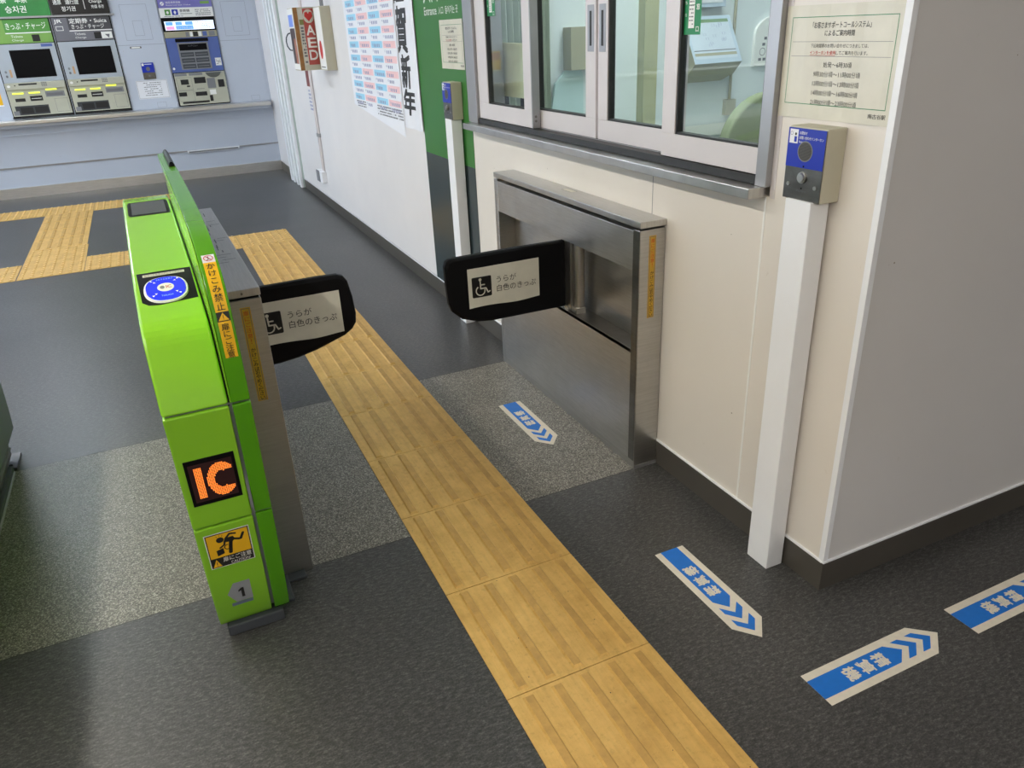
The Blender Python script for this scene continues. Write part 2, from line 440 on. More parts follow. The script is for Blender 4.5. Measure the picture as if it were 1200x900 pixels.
WY0, WY1, WZ0, WZ1 = 1.465, 3.400, 1.0, 2.05     # window opening
mb = MB()
T = 0.12
mb.box(W, W + T, CY, 9.45, 0, WZ0 - .012, WALLW)
mb.box(W, W + T, CY, WY0, WZ0 - .012, 2.75, WALLW)
mb.box(W, W + T, WY1, 4.08, WZ0 - .012, 2.75, WALLF)
mb.box(W, W + T, 4.08, 9.45, WZ0 - .012, 2.75, WALLF)
mb.box(W, W + T, WY0, WY1, WZ1, 2.75, WALLW)
mb.box(W - .001, W, 4.08, 9.45, .093, WZ0, WALLF)
struct('wall_right', mb)
mb = MB(); mb.box(W + .0002, 6.5, CY - .001, CY + T, 0, 2.75, WALLG); struct('wall_front', mb)
mb = MB()
mb.box(-6, W + T, 9.42, 9.6, 0, 0.80, WALLB); mb.box(-6, W + T, 9.40, 9.6, 0.757, 2.75, WALLB); struct('wall_back', mb)
mb = MB(); mb.box(-6.1, -6, -4, 3.6, 0, 2.75, WALLF); struct('wall_left_added', mb)  # unseen wall, added to keep sky light off the near hall
mb = MB(); mb.box(-6, 6.5, -4.1, -4, 0, 2.75, WALLG); struct('wall_rear_added', mb)  # unseen wall, added to cut light from behind the camera
mb = MB(); mb.box(6.5, 6.6, -4, CY, 0, 2.75, WALLG); struct('wall_end_added', mb)  # unseen wall, added to shut out light from this end
# trims
mb = MB(); mb.box(W - .0035, W + .012, CY - .0045, CY + .012, .093, 2.75, WHITE); struct('trim_1', mb)
mb = MB(); mb.box(W - .0015, W, 1.475, 1.481, .093, .985, WPRINT); mb.box(W - .0015, W, 1.449, 1.4655, .985, 2.3, ALUW); struct('trim_2', mb)
mb = MB(); mb.box(W - .0006, W, 1.965, 1.967, .093, .985, INKG); struct('trim_3', mb)
mb = MB(); mb.box(-6, W, 9.412, 9.42, .292, .307, ALU); mb.box(-6, W, 9.405, 9.42, 0.60, 0.615, WALLB); struct('trim_4', mb)
mb = MB(); mb.box(-6, W, 9.408, 9.42, 0, .102, SKIRT); struct('baseboard_back', mb)
mb = MB()
mb.box(W - .004, W, CY - .004, 4.08, 0, .088, BASEB); mb.box(W - .004, W, 4.08, 8.05, 0, .093, BASEB); mb.box(W - .004, W, 8.70, 9.42, 0, .093, BASEB)
mb.box(W - .006, W, CY, 8.05, .088, .093, WHITE)
struct('baseboard_right', mb)
mb = MB(); mb.box(W - .004, 6.5, CY - .005, CY, 0, .088, BASEB); mb.box(W - .004, 6.5, CY - .007, CY, .088, .093, WHITE); struct('baseboard_front', mb)

# door beyond the defibrillator
mb = MB()
mb.box(W - .02, W + .0, 8.05, 8.70, .0, 2.2, DOORG)
for y in (8.05, 8.22, 8.40, 8.55): mb.box(W - .045, W - .02, y, y + .07, .0, 2.2, WHITE)
struct('door_1', mb, bevel=.003)

# ------------------------------------------------------------------ tactile paving
def bars_tile(mb, x0, y0, w, l):
    mb.box(x0 + .0013, x0 + w - .0013, y0 + .0013, y0 + l - .0013, 0, .003, TILE)
    p = .0735
    for i in range(5):
        c = x0 + w / 2 + (i - 2) * p
        a, b = y0 + .012, y0 + l - .012
        mb.hull([(c - .0135, a, .003), (c + .0135, a, .003), (c + .0135, b, .003), (c - .0135, b, .003)],
                [(c - .0095, a + .004, .0085), (c + .0095, a + .004, .0085), (c + .0095, b - .004, .0085), (c - .0095, b - .004, .0085)], TILE)
        mb.poly([(c - .0092, a + .005, .0087), (c + .0092, a + .005, .0087), (c + .0092, b - .005, .0087), (c - .0092, b - .005, .0087)], TILEB)
def dots_tile(mb, x0, y0, w, l):
    mb.box(x0 + .0013, x0 + w - .0013, y0 + .0013, y0 + l - .0013, 0, .003, TILE)
    nx = max(2, round(w / .056)); ny = max(2, round(l / .056))
    for i in range(nx):
        for j in range(ny):
            cx = x0 + w * (i + .5) / nx; cy = y0 + l * (j + .5) / ny
            A = [(cx + .0125 * math.cos(t), cy + .0125 * math.sin(t), .003) for t in [k * math.pi / 4 for k in range(8)]]
            B = [(cx + .008 * math.cos(t), cy + .008 * math.sin(t), .0088) for t in [k * math.pi / 4 for k in range(8)]]
            mb.hull(A, B, TILE)
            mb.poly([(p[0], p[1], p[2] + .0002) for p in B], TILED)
TX0, TW = 0.471, 0.389
mb = MB()
for k in range(-11, 6): bars_tile(mb, TX0, 3.182 + .4 * k, TW, .4)
bars_tile(mb, TX0, 5.582, TW, .278)
tag(link('tactile_paving', mb, bevel=0), 'long yellow strip of ribbed tactile tiles running between the two ticket gates', 'tactile paving')
mb = MB(); dots_tile(mb, TX0, 5.862, TW, .43)
for k in range(1, 4): dots_tile(mb, TX0 - .4 * k + (0 if k < 3 else .15), 5.862, .4 if k < 3 else .25, .43)
tag(link('tactile_paving', mb), 'dotted yellow tactile tiles at the far end of the ribbed strip, behind the green gate', 'tactile paving')
mb = MB(); dots_tile(mb, -.99, 5.862, .41, .43); dots_tile(mb, -.99, 6.292, .41, .43)
for k in range(4): bars_tile(mb, -.99, 6.722 + .362 * k, .40, .362)
tag(link('tactile_paving', mb), 'yellow tactile path running up to the ticket machines beyond the green gate', 'tactile paving')
mb = MB()
for k in range(4): dots_tile(mb, -1.395 - .4 * k, 5.862, .4, .43)
tag(link('tactile_paving', mb), 'dotted yellow tactile row ending at the photo edge left of the crossing', 'tactile paving')
mb = MB()
for k in range(-4, 3): dots_tile(mb, -.99 + .4 * k, 8.17, .4, .42)
tag(link('tactile_paving', mb), 'dotted yellow tactile row laid in front of the ticket machine counter', 'tactile paving')

# ------------------------------------------------------------------ floor arrows
def arrow(base, direction, label, L=.395):
    d = Vector(direction); r = Vector((d.y, -d.x)); b = Vector(base); H = .048
    fn = lambda u, v, h: (b.x + d.x * u + r.x * v, b.y + d.y * u + r.y * v, .0004 + h)
    D = Dec(fn, .0003); s = L - .056
    D.poly([(0, -H), (0, H), (s, H), (L, 0), (s, -H)], FWHITE, 0)
    w = .0285; k = L - .393
    D.poly([(0, -w), (0, w), (.237 + k, w), (.271 + k, 0), (.237 + k, -w)], FBLUE, 1)
    for u in (.262 + k, .310 + k):
        D.poly([(u, w), (u + .024, w), (u + .057, .0), (u + .031, 0)], FBLUE, 1)
        D.poly([(u, -w), (u + .024, -w), (u + .057, .0), (u + .031, 0)], FBLUE, 1)
    # lettering: top of each character points along the arrow, first character nearest the tip
    g = lambda u, v, h: fn(v, u, h)
    E = Dec(g, .0003)
    for i, ch in enumerate('精算機'):
        c = .199 + k - i * .046
        E.text(ch, -.0190, c - .0175, .0190, c + .0175, FWHITE, 2, bold=.06)
    off = len(D.mb.v); D.mb.v += E.mb.v; km = D.mb.mi(FWHITE)
    for f in E.mb.f: D.mb.f.append(tuple(i + off for i in f)); D.mb.m.append(km)
    o = link('floor_arrow', D.mb); return tag(o, label, 'floor sign', 'blue arrow stickers on the floor')
arrow((1.113, 2.558), (0, -1), 'small blue and white arrow sticker on the granite floor beside the steel gate', .388)
arrow((1.118, 1.462), (0, -1), 'blue and white arrow sticker on dark floor between the yellow strip and the white post', .392)
arrow((1.110, .885), (1, 0), 'blue and white arrow sticker lying wholly in view in front of the wall corner')
arrow((1.588, .885), (1, 0), 'blue and white arrow sticker with scuffed lettering, cut off by the photo edge')

# ------------------------------------------------------------------ shared stickers
def strip_sticker(D, u0, v0, u1, v1):
    D.rect(u0, v0, u1, v1, YELD, 0); w = (u1 - u0)
    D.frame(u0 + w * .1, v0 + w * .1, u1 - w * .1, v1 - w * .1, w * .06, INKG, 1)
    c = (u0 + u1) / 2; H = v1 - v0; sz = H / 21
    D.vtext('扉にご注意！', c, v1 - H * .035, min(sz * 1.05, w * .56), sz * 1.22, ORGM, 2, .02)
    D.vtext('かけこみは', c, v1 - H * .42, min(sz, w * .52), sz * 1.05, INK, 2, .02)
    D.vtext('おやめください', c, v1 - H * .66, min(sz, w * .52), sz * .98, INK, 2, .02)
def wheelchair(D, u0, v0, s, layer=1):
    D.rect(u0 + s * .06, v0, u0 + s * .94, v0 + s, INK, layer); D.rect(u0, v0 + s * .06, u0 + s, v0 + s * .94, INK, layer)
    for a, b in ((.06, .06), (.94, .06), (.06, .94), (.94, .94)): D.ell(u0 + s * a, v0 + s * b, s * .06, s * .06, INK, layer, 12)
    P = lambda a, b: (u0 + s * a, v0 + s * b); q = layer + 1
    D.ell(*P(.42, .86), s * .075, s * .075, PAPER, q, 16)
    D.stroke([P(.42, .76), P(.43, .42), P(.70, .42), P(.80, .20), P(.90, .24)], s * .065, PAPER, q)
    D.stroke([P(.42, .60), P(.63, .60)], s * .06, PAPER, q)
    D.ring(*P(.42, .32), s * .25, s * .055, PAPER, q, 120, 375, 30)

# ------------------------------------------------------------------ flap doors
def flap(parent, name, pts, y, th, sign, icon_first=True, hidden=0):
    """pts: outline in (x,z); pad with softened rim"""
    mb = MB()
    cx = sum(p[0] for p in pts) / len(pts); cz = sum(p[1] for p in pts) / len(pts)
    def ins(d): return [(p[0] + (cx - p[0]) / max(.01, math.hypot(cx - p[0], cz - p[1])) * d, p[1] + (cz - p[1]) / max(.01, math.hypot(cx - p[0], cz - p[1])) * d) for p in pts]
    rings = [(y - th / 2, .012), (y - th / 2 + .004, .003), (y - th / 4, 0), (y + th / 4, 0), (y + th / 2 - .004, .003), (y + th / 2, .012)]
    n = len(pts); k = mb.mi(PAD)
    for yy, d in rings: mb.v += [(x, yy, z) for x, z in ins(d)]
    for r in range(len(rings) - 1):
        for i in range(n):
            j = (i + 1) % n; mb.f.append((r * n + i, r * n + j, (r + 1) * n + j, (r + 1) * n + i)); mb.m.append(k)
    mb.f.append(tuple(range(n))[::-1]); mb.m.append(k)
    mb.f.append(tuple((len(rings) - 1) * n + i for i in range(n))); mb.m.append(k)
    o = link(name, mb, parent, smooth=False); tag(o, 'black padded flap door')
    u0, v0, u1, v1 = sign; mid = (v0 + v1) / 2
    D = Dec(wavy(lambda u, v, h: (u, y - th / 2 - .0006 - h, v), u0, u1, 14, lambda u: .0015 * math.sin((u - u0) / (u1 - u0) * 7) ** 2))
    N = 14
    for i in range(N):
        a = u0 + (u1 - u0) * i / N; b = u0 + (u1 - u0) * (i + 1) / N
        D.poly([(a, v0 + .003 * math.sin(i * .5)), (b, v0 + .003 * math.sin(i * .5 + .5)), (b, v1), (a, v1)], PAPER, 0)
    wheelchair(D, u0 + .014, mid - .035, .074)
    D.text('うらが', u0 + .108, mid + .008, u0 + .184, mid + .031, INK, 2)
    D.text('白色のきっぷ', u0 + .108, mid - .026, u0 + .262, mid - .001, INK, 2)
    tag(D.build('paper_sign', o), 'white paper sign with wheelchair symbol')
    return o

# ------------------------------------------------------------------ steel gate by the wall
GX, GZ = 1.276, .854
g = thing('ticket_gate', (1.323, 2.43, 0), 'stainless steel gate cabinet against the office wall with one black flap door', 'ticket gate')
y0, y1 = 1.887, 2.975
oy0, oy1, oz0, oz1 = 1.922, 2.943, .435, .697
mb = MB()
mb.box(GX + .002, W - .005, oy0, oy1, .0, .030, STEEL)
mb.box(GX + .075, W - .005, oy0, oy1, .03, .83, STEELS)            # back plate of the recess
mb.box(GX + .003, GX + .075, oy0, oy1, .03, oz0 - .012, STEELS)   # solid below opening
mb.box(GX + .003, GX + .075, oy0, oy1, oz1, .822, STEELS)
link('cabinet_body', mb, g, bevel=.0015)
mb = MB(); mb.box(GX, GX + .004, oy0 + .002, oy1 - .002, oz1, .822, STEELS); link('upper_panel', mb, g, bevel=.001)
mb = MB(); mb.box(GX, GX + .004, oy0 + .002, oy1 - .002, .030, oz0, STEELS); link('lower_panel', mb, g, bevel=.001)
mb = MB(); mb.prism_y([(GX, oz0 - .012), (GX, oz0), (GX + .075, oz0 - .002), (GX + .075, oz0 - .012)], oy0, oy1, DARKSTEEL); link('ledge', mb, g)
for (a, b, m) in ((y0, oy0, STEEL), (oy1, y1, STEEL)):
    mb = MB(); mb.box(GX, W - .003, a, b, 0, .828, m); link('end_panel', mb, g, bevel=.002)
mb = MB(); mb.box(GX + .0, GX + .0008, oy0 - .032, oy0, .03, .826, DARKSTEEL)
mb.v = [(v[0] - .0012, v[1], v[2]) for v in mb.v]; link('corner_strip', mb, g)
mb = MB(); mb.box(GX - .001, W - .001, y0 - .001, y1 + .001, .834, GZ, STEELH); link('top_cap', mb, g, bevel=.002)
D = Dec(lambda u, v, h: (u, v, GZ + h)); D.rect(1.325, 2.40, 1.352, 2.475, LAMIN, 0); D.frame(1.325, 2.40, 1.352, 2.475, .002, INKG, 1); D.build('label_plate', g)
mb = MB(); mb.box(GX, W - .002, y0 - .002, y0, .0, .012, ALU); link('foot_strip', mb, g)
mb = MB()
mb.tube((GX + .035, 2.32, oz0 - .01), (GX + .035, 2.32, oz1), .019, STEEL, 20)
mb.box(GX + .012, GX + .05, 2.30, 2.34, oz0 - .002, oz0 + .02, STEEL)
mb.box(GX + .012, GX + .055, 2.345, 2.40, oz0, oz1, STEELH)
mb.tube((GX + .012, 2.375, oz0 - .003), (GX + .012, 2.375, oz0 + .012), .008, STEELH, 12)
link('hinge_post', mb, g)
pr = [(1.300, .440), (.99, .440), (.935, .447), (.876, .468), (.842, .500), (.832, .53), (.827, .60), (.826, .665), (.834, .684), (.850, .690), (1.10, .692), (1.300, .690)]
flap(g, 'flap_door', pr, 2.40, .032, (.904, .502, 1.180, .646))
D = Dec(on_y(y0)); strip_sticker(D, 1.309, .546, 1.334, .809); tag(D.build('warning_sticker', g), 'narrow yellow warning sticker')

# ------------------------------------------------------------------ green ticket gate (slightly turned)
TH = .012
GO = (.04, 2.4, 0)
gg = thing('ticket_gate', (.0304, 2.4, 0), 'bright green automatic ticket gate with blue card reader and lit IC display', 'ticket gate', rz=TH, org=GO)
def cr(P, n=6):
    Q = [(2 * P[0][0] - P[1][0], 2 * P[0][1] - P[1][1])] + list(P) + [(2 * P[-1][0] - P[-2][0], 2 * P[-1][1] - P[-2][1])]; o = []
    for i in range(1, len(Q) - 2):
        a, b, c, d = Q[i - 1:i + 3]
        for k in range(n):
            t = k / n
            o.append(tuple(.5 * (2 * b[j] + (c[j] - a[j]) * t + (2 * a[j] - 5 * b[j] + 4 * c[j] - d[j]) * t * t + (-a[j] + 3 * b[j] - 3 * c[j] + d[j]) * t ** 3) for j in (0, 1)))
    o.append(P[-1]); return o
CH = cr([(1.562, .706), (1.578, .755), (1.603, .81), (1.645, .865), (1.75, .890), (1.93, .918), (2.3, .945), (2.62, .965)])
RA = cr([(1.562, .707), (1.556, .80), (1.565, .90), (1.60, .965), (1.68, 1.008), (1.84, 1.037), (2.3, 1.045), (3.10, 1.040)])
LO = cr([(1.72, .03), (1.70, .06), (1.665, .15), (1.635, .27), (1.612, .40), (1.562, .705)])
def along(P):
    S = [0]
    for a, b in zip(P, P[1:]): S.append(S[-1] + math.hypot(b[0] - a[0], b[1] - a[1]))
    def f(u, s, h):
        i = 0
        while i < len(P) - 2 and S[i + 1] < s: i += 1
        a, b = P[i], P[i + 1]; L = S[i + 1] - S[i]; t = (s - S[i]) / L
        ny, nz = -(b[1] - a[1]) / L, (b[0] - a[0]) / L
        return (u, a[0] + (b[0] - a[0]) * t + ny * h, a[1] + (b[1] - a[1]) * t + nz * h)
    f.vb = S[1:-1]
    return f
def clip(P, z0, z1): return [p for p in P if z0 <= p[1] <= z1]
def lerp_at(P, z):
    for a, b in zip(P, P[1:]):
        if min(a[1], b[1]) <= z <= max(a[1], b[1]) and a[1] != b[1]:
            t = (z - a[1]) / (b[1] - a[1]); return a[0] + (b[0] - a[0]) * t
def mirror(P): return [(4.86 - y, z) for y, z in P]
XL, XM = -.095, .036
def slab(name, z0, z1, x0, x1, mat, both=True, bev=.004):
    pr = [(lerp_at(LO, z0), z0)] + clip(LO, z0 + .005, z1 - .005) + [(lerp_at(LO, z1), z1)]
    bk = [(4.86 - y, z) for y, z in pr][::-1]
    mb = MB(); mb.prism_x(pr + bk, x0, x1, mat); return link(name, mb, gg, bevel=bev)
slab('lower_front_panel', .031, .391, XL, XM, GREEN); slab('middle_front_panel', .396, .701, XL, XM, GREEN)
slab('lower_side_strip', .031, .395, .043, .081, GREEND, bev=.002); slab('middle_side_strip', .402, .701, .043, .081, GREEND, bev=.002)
mb = MB()
for x0, x1 in ((XL + .006, .079),):
    pr = [(y + .010, z) for y, z in LO if z > .05]; mb.prism_x(pr + [(4.86 - y, z) for y, z in pr][::-1], x0, x1, GREYP)
mb.box(.0365, .0425, 1.60, 3.25, .42, .70, GREYP)
link('core', mb, gg)
mb = MB(); bk = [(2.70, .960), (3.0, .905), (3.20, .84), (3.27, .79), (3.30, .706)]
mb.prism_x([(p[0], p[1]) for p in CH] + bk, XL, .0365, GREEN)
link('top_panel', mb, gg, bevel=.006, seg=3)
mb = MB()
up_ = [p for p in RA if p[0] <= 2.60] + [(2.60, 1.0455)]
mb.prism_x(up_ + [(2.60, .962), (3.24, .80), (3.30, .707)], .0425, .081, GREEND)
link('rail_base', mb, gg, bevel=.002)
mb = MB()
top = [(2.6005, 1.0455)] + [p for p in RA if p[0] > 2.61]
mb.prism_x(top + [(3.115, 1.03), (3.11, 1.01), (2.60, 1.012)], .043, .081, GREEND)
link('guard_rail', mb, gg, bevel=.003)
mb = MB(); mb.box(.046, .050, 2.62, 3.09, .90, 1.012, CLEAR); link('clear_screen', mb, gg)
# light inner edge of the rail, as a thin bright lip
mb = MB(); r = [(y - .0010, z + .0010) for y, z in RA if y < 2.59] + [(2.60, 1.0465)]
mb.prism_x(r + [(2.60, .95), (3.2, .80), (3.26, .707)], .0400, .0418, GREEN); link('rail_side_panel', mb, gg)
# black groove between cheek and rail
mb = MB(); mb.prism_x([(y + .010, z - .008) for y, z in CH] + [(2.66, .70), (1.6, .70)], .0355, .0395, BLACK); link('groove', mb, gg)
# sensor at the rail's far end
mb = MB(); mb.box(.060, .078, 2.70, 3.06, 1.040, 1.052, BLACK); s_ = link('sensor', mb, gg, bevel=.005, seg=3)
mb = MB(); mb.tube((.069, 2.705, 1.052), (.069, 3.05, 1.052), .006, SCREEN, 12); link('sensor_window', mb, s_)
# screen on top
f = along(CH)
D = Dec(f); D.poly([(-.078, .975), (.026, .975), (.029, .995), (.029, 1.125), (.024, 1.145), (-.078, 1.145), (-.083, 1.12), (-.083, .995)], BLACK, 0)
D.rect(-.073, .99, .020, 1.135, GREYS, 1); D.build('display_screen', gg)
# card reader
D = Dec(f)
N = 10
out = [(-.083, .438), (.033, .471), (.031, .288)]
D.poly([(-.0845, .462), (.0325, .462), (.0315, .292), (-.045, .283), (-.070, .288), (-.082, .305)], BLACK, 0)
D.rect(-.072, .434, .018, .449, PAPER, 1); D.text('ICカードをタッチしてください', -.068, .437, .014, .446, INK, 2)
rd = D.build('card_reader', gg)
mb = MB(); cx, cs = -.029, .352
for (ra, rb, h0, h1, m) in ((.0465, .064, .0005, .004, WPRINT), (.0425, .059, .0008, .0058, BRBLUE)):
    n = 40; pts = []
    for i in range(n):
        t = 2 * math.pi * i / n; c, q = math.cos(t), math.sin(t)
        pts.append((cx + ra * math.copysign(abs(c) ** .85, c), cs + rb * math.copysign(abs(q) ** .85, q)))
    mb.hull([f(u, s, h0) for u, s in pts], [f(cx + (u - cx) * .97, cs + (s - cs) * .97, h1) for u, s in pts], m)
disc = link('reader_disc', mb, rd); tag(disc, 'glowing blue reader disc')
fr = lambda u, v, h: f(u, v, h + .0062)
fr.vb = f.vb; D = Dec(fr)
D.ell(cx, cs, .0175, .021, WPRINT, 0, 24); D.text('IC', cx + .001, cs - .006, cx + .012, cs + .007, REDI, 1, .04)
D.ell(cx - .007, cs, .005, .008, GREYP, 1, 14)
for sx, sy in ((-1, 1), (1, 1), (-1, -1), (1, -1)):
    for q in (0.62, .80):
        a = cx + sx * .034 * q; b = cs + sy * .047 * q
        D.poly([(a - .003, b - sy * .003), (a + .003, b - sy * .003), (a + sx * .001, b + sy * .004)], WPRINT, 1)
D.text('ふれてください', cx - .018, cs + .038, cx + .018, cs + .045, CYANP, 1); D.text('TOUCH', cx - .012, cs - .044, cx + .012, cs - .037, CYANP, 1)
D.build('reader_marks', disc)
# rail sticker
f = along(RA); D = Dec(f)
for i in range(10):
    a = .103 + (.313 - .103) * i / 10; b = .103 + (.313 - .103) * (i + 1) / 10
    D.rect(.0505, a, .0755, b, YEL, 0)
D.rect(.0505, .313, .0755, .338, PAPERW, 0)
D.ring(.063, .3255, .0095, .0016, REDI, 2); D.stroke([(.057, .332), (.069, .319)], .0014, REDI, 2, False)
D.ell(.0625, .330, .0018, .0018, INK, 1, 10); D.stroke([(.0625, .328), (.063, .323), (.059, .319)], .0016, INK, 1); D.stroke([(.063, .323), (.067, .321)], .0016, INK, 1)
D.vtext('かけこみ禁止', .063, .3095, .0165, .0182, INK, 2, .012)
D.rect(.0505, .180, .0755, .1995, INK, 1); D.poly([(.0525, .182), (.0735, .182), (.063, .198)], YEL, 2)
D.rect(.0624, .1865, .0636, .193, INK, 3); D.rect(.0624, .184, .0636, .1853, INK, 3)
D.vtext('扉にご注意', .063, .1765, .0150, .0147, INK, 2, .012)
tag(D.build('warning_sticker', gg), 'vertical yellow warning sticker on the rail')
# LED display, caution sign, number plate on the front
f = along(LO)
mb = MB(); P = [(-.080, .451), (.025, .451), (.025, .578), (-.080, .578)]
mb.hull([f(u, s, -.002) for u, s in P], [f(u, s, .002) for u, s in P], BLACK)
led = link('led_display', mb, gg, bevel=.001)
fl = lambda u, v, h: f(u, v, h + .0024)
D = Dec(fl); lu0, lu1, lv0, lv1 = -.073, .018, .462, .567
D.rect(lu0, lv0, lu1, lv1, LEDOFF, 0)
NC, NR = 28, 32
def lit(i, j):
    x = (i + .5) / NC; y = (j + .5) / NR
    if .10 < x < .30 and .08 < y < .92: return True
    cxx, cyy = .70, .50; dx = (x - cxx) / .33; dy = (y - cyy) / .43; r = math.hypot(dx, dy)
    if r <= 1.02 and r > .50 and not (dx > .22 and abs(dy) < .50) and not (dx > .85): return True
    return False
for i in range(NC):
    for j in range(NR):
        u = lu0 + (lu1 - lu0) * (i + .5) / NC; v = lv0 + (lv1 - lv0) * (j + .5) / NR
        a = (lu1 - lu0) / NC * .36; b = (lv1 - lv0) / NR * .34
        if lit(i, j):
            D.rect(u - a, v - b, u + a, v + b, LED, 1); D.rect(u - a * .5, v - b * .5, u + a * .5, v + b * .5, LEDY, 2)
tag(D.build('lit_letters', led), 'glowing orange letters IC')
D = Dec(f); u0, v0, u1, v1 = -.079, .2485, .0217, .359
D.rect(u0, v0, u1, v1, WPRINT, 0); e = .0022
D.rect(u0 + e, v0 + e, u1 - e, v1 - e, INK, 1); D.rect(u0 + 2 * e, v0 + .034, u1 - 2 * e, v1 - 2 * e, YEL, 2)
Q = lambda a, b: (u0 + (u1 - u0) * a, v0 + (v1 - v0) * b)
D.ell(*Q(.33, .80), .0085, .0085, INK, 3, 20)
D.poly([Q(.40, .74), Q(.45, .82), Q(.62, .82), Q(.66, .74), Q(.60, .68), Q(.44, .70)], INK, 3)
D.stroke([Q(.45, .80), Q(.56, .91), Q(.68, .88)], .005, INK, 3)
D.stroke([Q(.42, .72), Q(.40, .64), Q(.30, .58)], .0045, INK, 3)
D.stroke([Q(.60, .75), Q(.74, .70), Q(.78, .70), Q(.85, .84)], .0062, INK, 3)
D.stroke([Q(.56, .72), Q(.53, .58), Q(.50, .39)], .0085, INK, 3)
D.poly([Q(.20, .52), Q(.36, .56), Q(.37, .40), Q(.21, .36)], INK, 3)
D.ring(*Q(.46, .56), .008, .0022, INK, 3, 70, 290)
for a in (60, 90, 120): D.stroke([Q(.33 + .10 * math.cos(math.radians(a)), .80 + .10 * math.sin(math.radians(a))), Q(.33 + .14 * math.cos(math.radians(a)), .80 + .14 * math.sin(math.radians(a)))], .001, INK, 3, False)
D.poly([Q(.05, .05), Q(.25, .05), Q(.15, .27)], YEL, 3); D.rect(*Q(.142, .12), *Q(.158, .21), INK, 4); D.rect(*Q(.142, .075), *Q(.158, .10), INK, 4)
D.text('扉にご注意', *Q(.30, .155), *Q(.94, .29), WPRINT, 3, .03); D.text('CAUTION!', *Q(.46, .045), *Q(.90, .125), WPRINT, 3, .02)
tag(D.build('caution_sticker', gg), 'yellow caution sticker with a stumbling figure')
D = Dec(f); D.poly([(-.042, .180), (-.003, .180), (-.003, .103), (-.042, .103), (-.060, .142)], plain('plate_silver', rgb(158, 162, 168), .4), 0)
D.rect(-.055, .088, -.004, .1015, plain('blue_grey_bar', rgb(112, 128, 148), .4), 0); D.poly([(-.0205, .119), (-.0275, .119), (-.0275, .146), (-.034, .1425), (-.034, .149), (-.0265, .1565), (-.0205, .1565)], INK, 1)
tag(D.build('number_plate', gg), 'grey plate numbered 1')
mb = MB(); mb.box(-.080, .062, 1.70, 3.16, 0, .032, DGREY); link('plinth', mb, gg, bevel=.004)
mb = MB(); mb.box(.092, .150, 1.84, 1.876, 0, .010, DGREY); mb.box(.083, .10, 1.76, 1.876, 0, .012, DGREY); link('foot_bracket', mb, gg, bevel=.003)
# stainless cabinet on the passage side
CXa, CXb = .088, .174
mb = MB(); mb.box(CXa, CXb, 1.874, 2.962, .0, .828, STEEL); link('cabinet_body', mb, gg, bevel=.002)
mb = MB(); mb.box(CXa - .001, CXb + .001, 1.873, 2.963, .834, GZ, STEELH); link('top_cap', mb, gg, bevel=.002)
mb = MB(); mb.tube((.131, 1.8728, .844), (.131, 1.8700, .844), .0028, DARKSTEEL, 12); link('cap_screw', mb, gg)
mb = MB(); mb.box(CXa + .004, CXb - .004, 1.88, 2.95, .826, .836, BLACK); link('cap_gap', mb, gg)
D = Dec(lambda u, v, h: (u, v, GZ + h + .0002))
TAPE = plain('tape_residue', rgb(168, 164, 156), .6, 0, .3, 60)
random.seed(3)
for k in range(26):
    a = random.uniform(CXa + .006, CXb - .03); b = 2.15 + k * .030; w = random.uniform(.012, .05)
    if random.random() < .5: D.rect(a, b, min(CXb - .004, a + w), b + .004, INKG, 0)
    else: D.rect(a, b, a + .003, b + random.uniform(.02, .06), INKG, 0)
tag(D.build('tape_marks', gg), 'scraped tape residue')
D = Dec(on_y(1.874)); strip_sticker(D, .1195, .557, .1440, .809); tag(D.build('warning_sticker', gg), 'narrow aged yellow warning sticker')
pl = [(.150, .440), (.236, .440), (.300, .447), (.360, .460), (.460, .492), (.488, .510), (.502, .530), (.506, .56), (.502, .62), (.492, .675), (.480, .693), (.462, .700), (.40, .702), (.150, .700)]
flap(gg, 'flap_door', [(x + .0096, z) for x, z in pl], 2.40, .034, (.178 + .0096, .508, .458 + .0096, .652))

# ------------------------------------------------------------------ neighbouring grey gate at the photo edge
g3 = thing('ticket_gate', (-.79, 2.42, 0), 'grey side of another ticket gate, cut off by the photo edge', 'ticket gate')
GX0, GX1 = -.88, -.70
mb = MB(); pr = [(y, z) for y, z in LO if z > .39] ; pr = [(lerp_at(LO, .396), .396)] + clip(LO, .41, .70)
mb.prism_x(pr + [(4.86 - y, z) for y, z in pr][::-1], GX0, GX1, GREYG); link('upper_side_panel', mb, g3, bevel=.004)
pr = [(y, z) for y, z in LO if .075 < z < .39] + [(lerp_at(LO, .391), .391)]
mb = MB(); mb.prism_x(pr + [(4.86 - y, z) for y, z in pr][::-1], GX0, GX1, GREYG); link('lower_side_panel', mb, g3, bevel=.004)
mb = MB(); pr = [p for p in CH]
mb.prism_x(pr + [(2.9, .95), (3.15, .90), (3.27, .80), (3.30, .706)], GX0, GX1, GREEN); link('top_panel', mb, g3, bevel=.006)
mb = MB(); mb.box(GX0 + .01, GX1 - .012, 1.80, 3.06, .028, .085, DARKSTEEL); mb.box(GX0, GX1 - .003, 1.78, 3.04, .060, .066, ALU); link('kick_plate', mb, g3)
mb = MB(); mb.box(GX0, GX1 + .002, 1.76, 2.96, 0, .028, DGREY); mb.box(GX1 - .004, GX1 + .006, 1.78, 2.95, 0, .010, ALU); link('plinth', mb, g3, bevel=.002)
mb = MB(); mb.box(GX1 - .06, GX1 + .010, 2.97, 3.10, 0, .012, DARKSTEEL); mb.box(GX1 - .06, GX1 - .052, 2.97, 3.09, 0, .06, DARKSTEEL)
mb.tube((GX1 - .01, 2.99, .012), (GX1 - .01, 2.99, .018), .006, BLACK); mb.tube((GX1 - .03, 3.07, .012), (GX1 - .03, 3.07, .018), .006, BLACK)
link('foot_bracket', mb, g3)

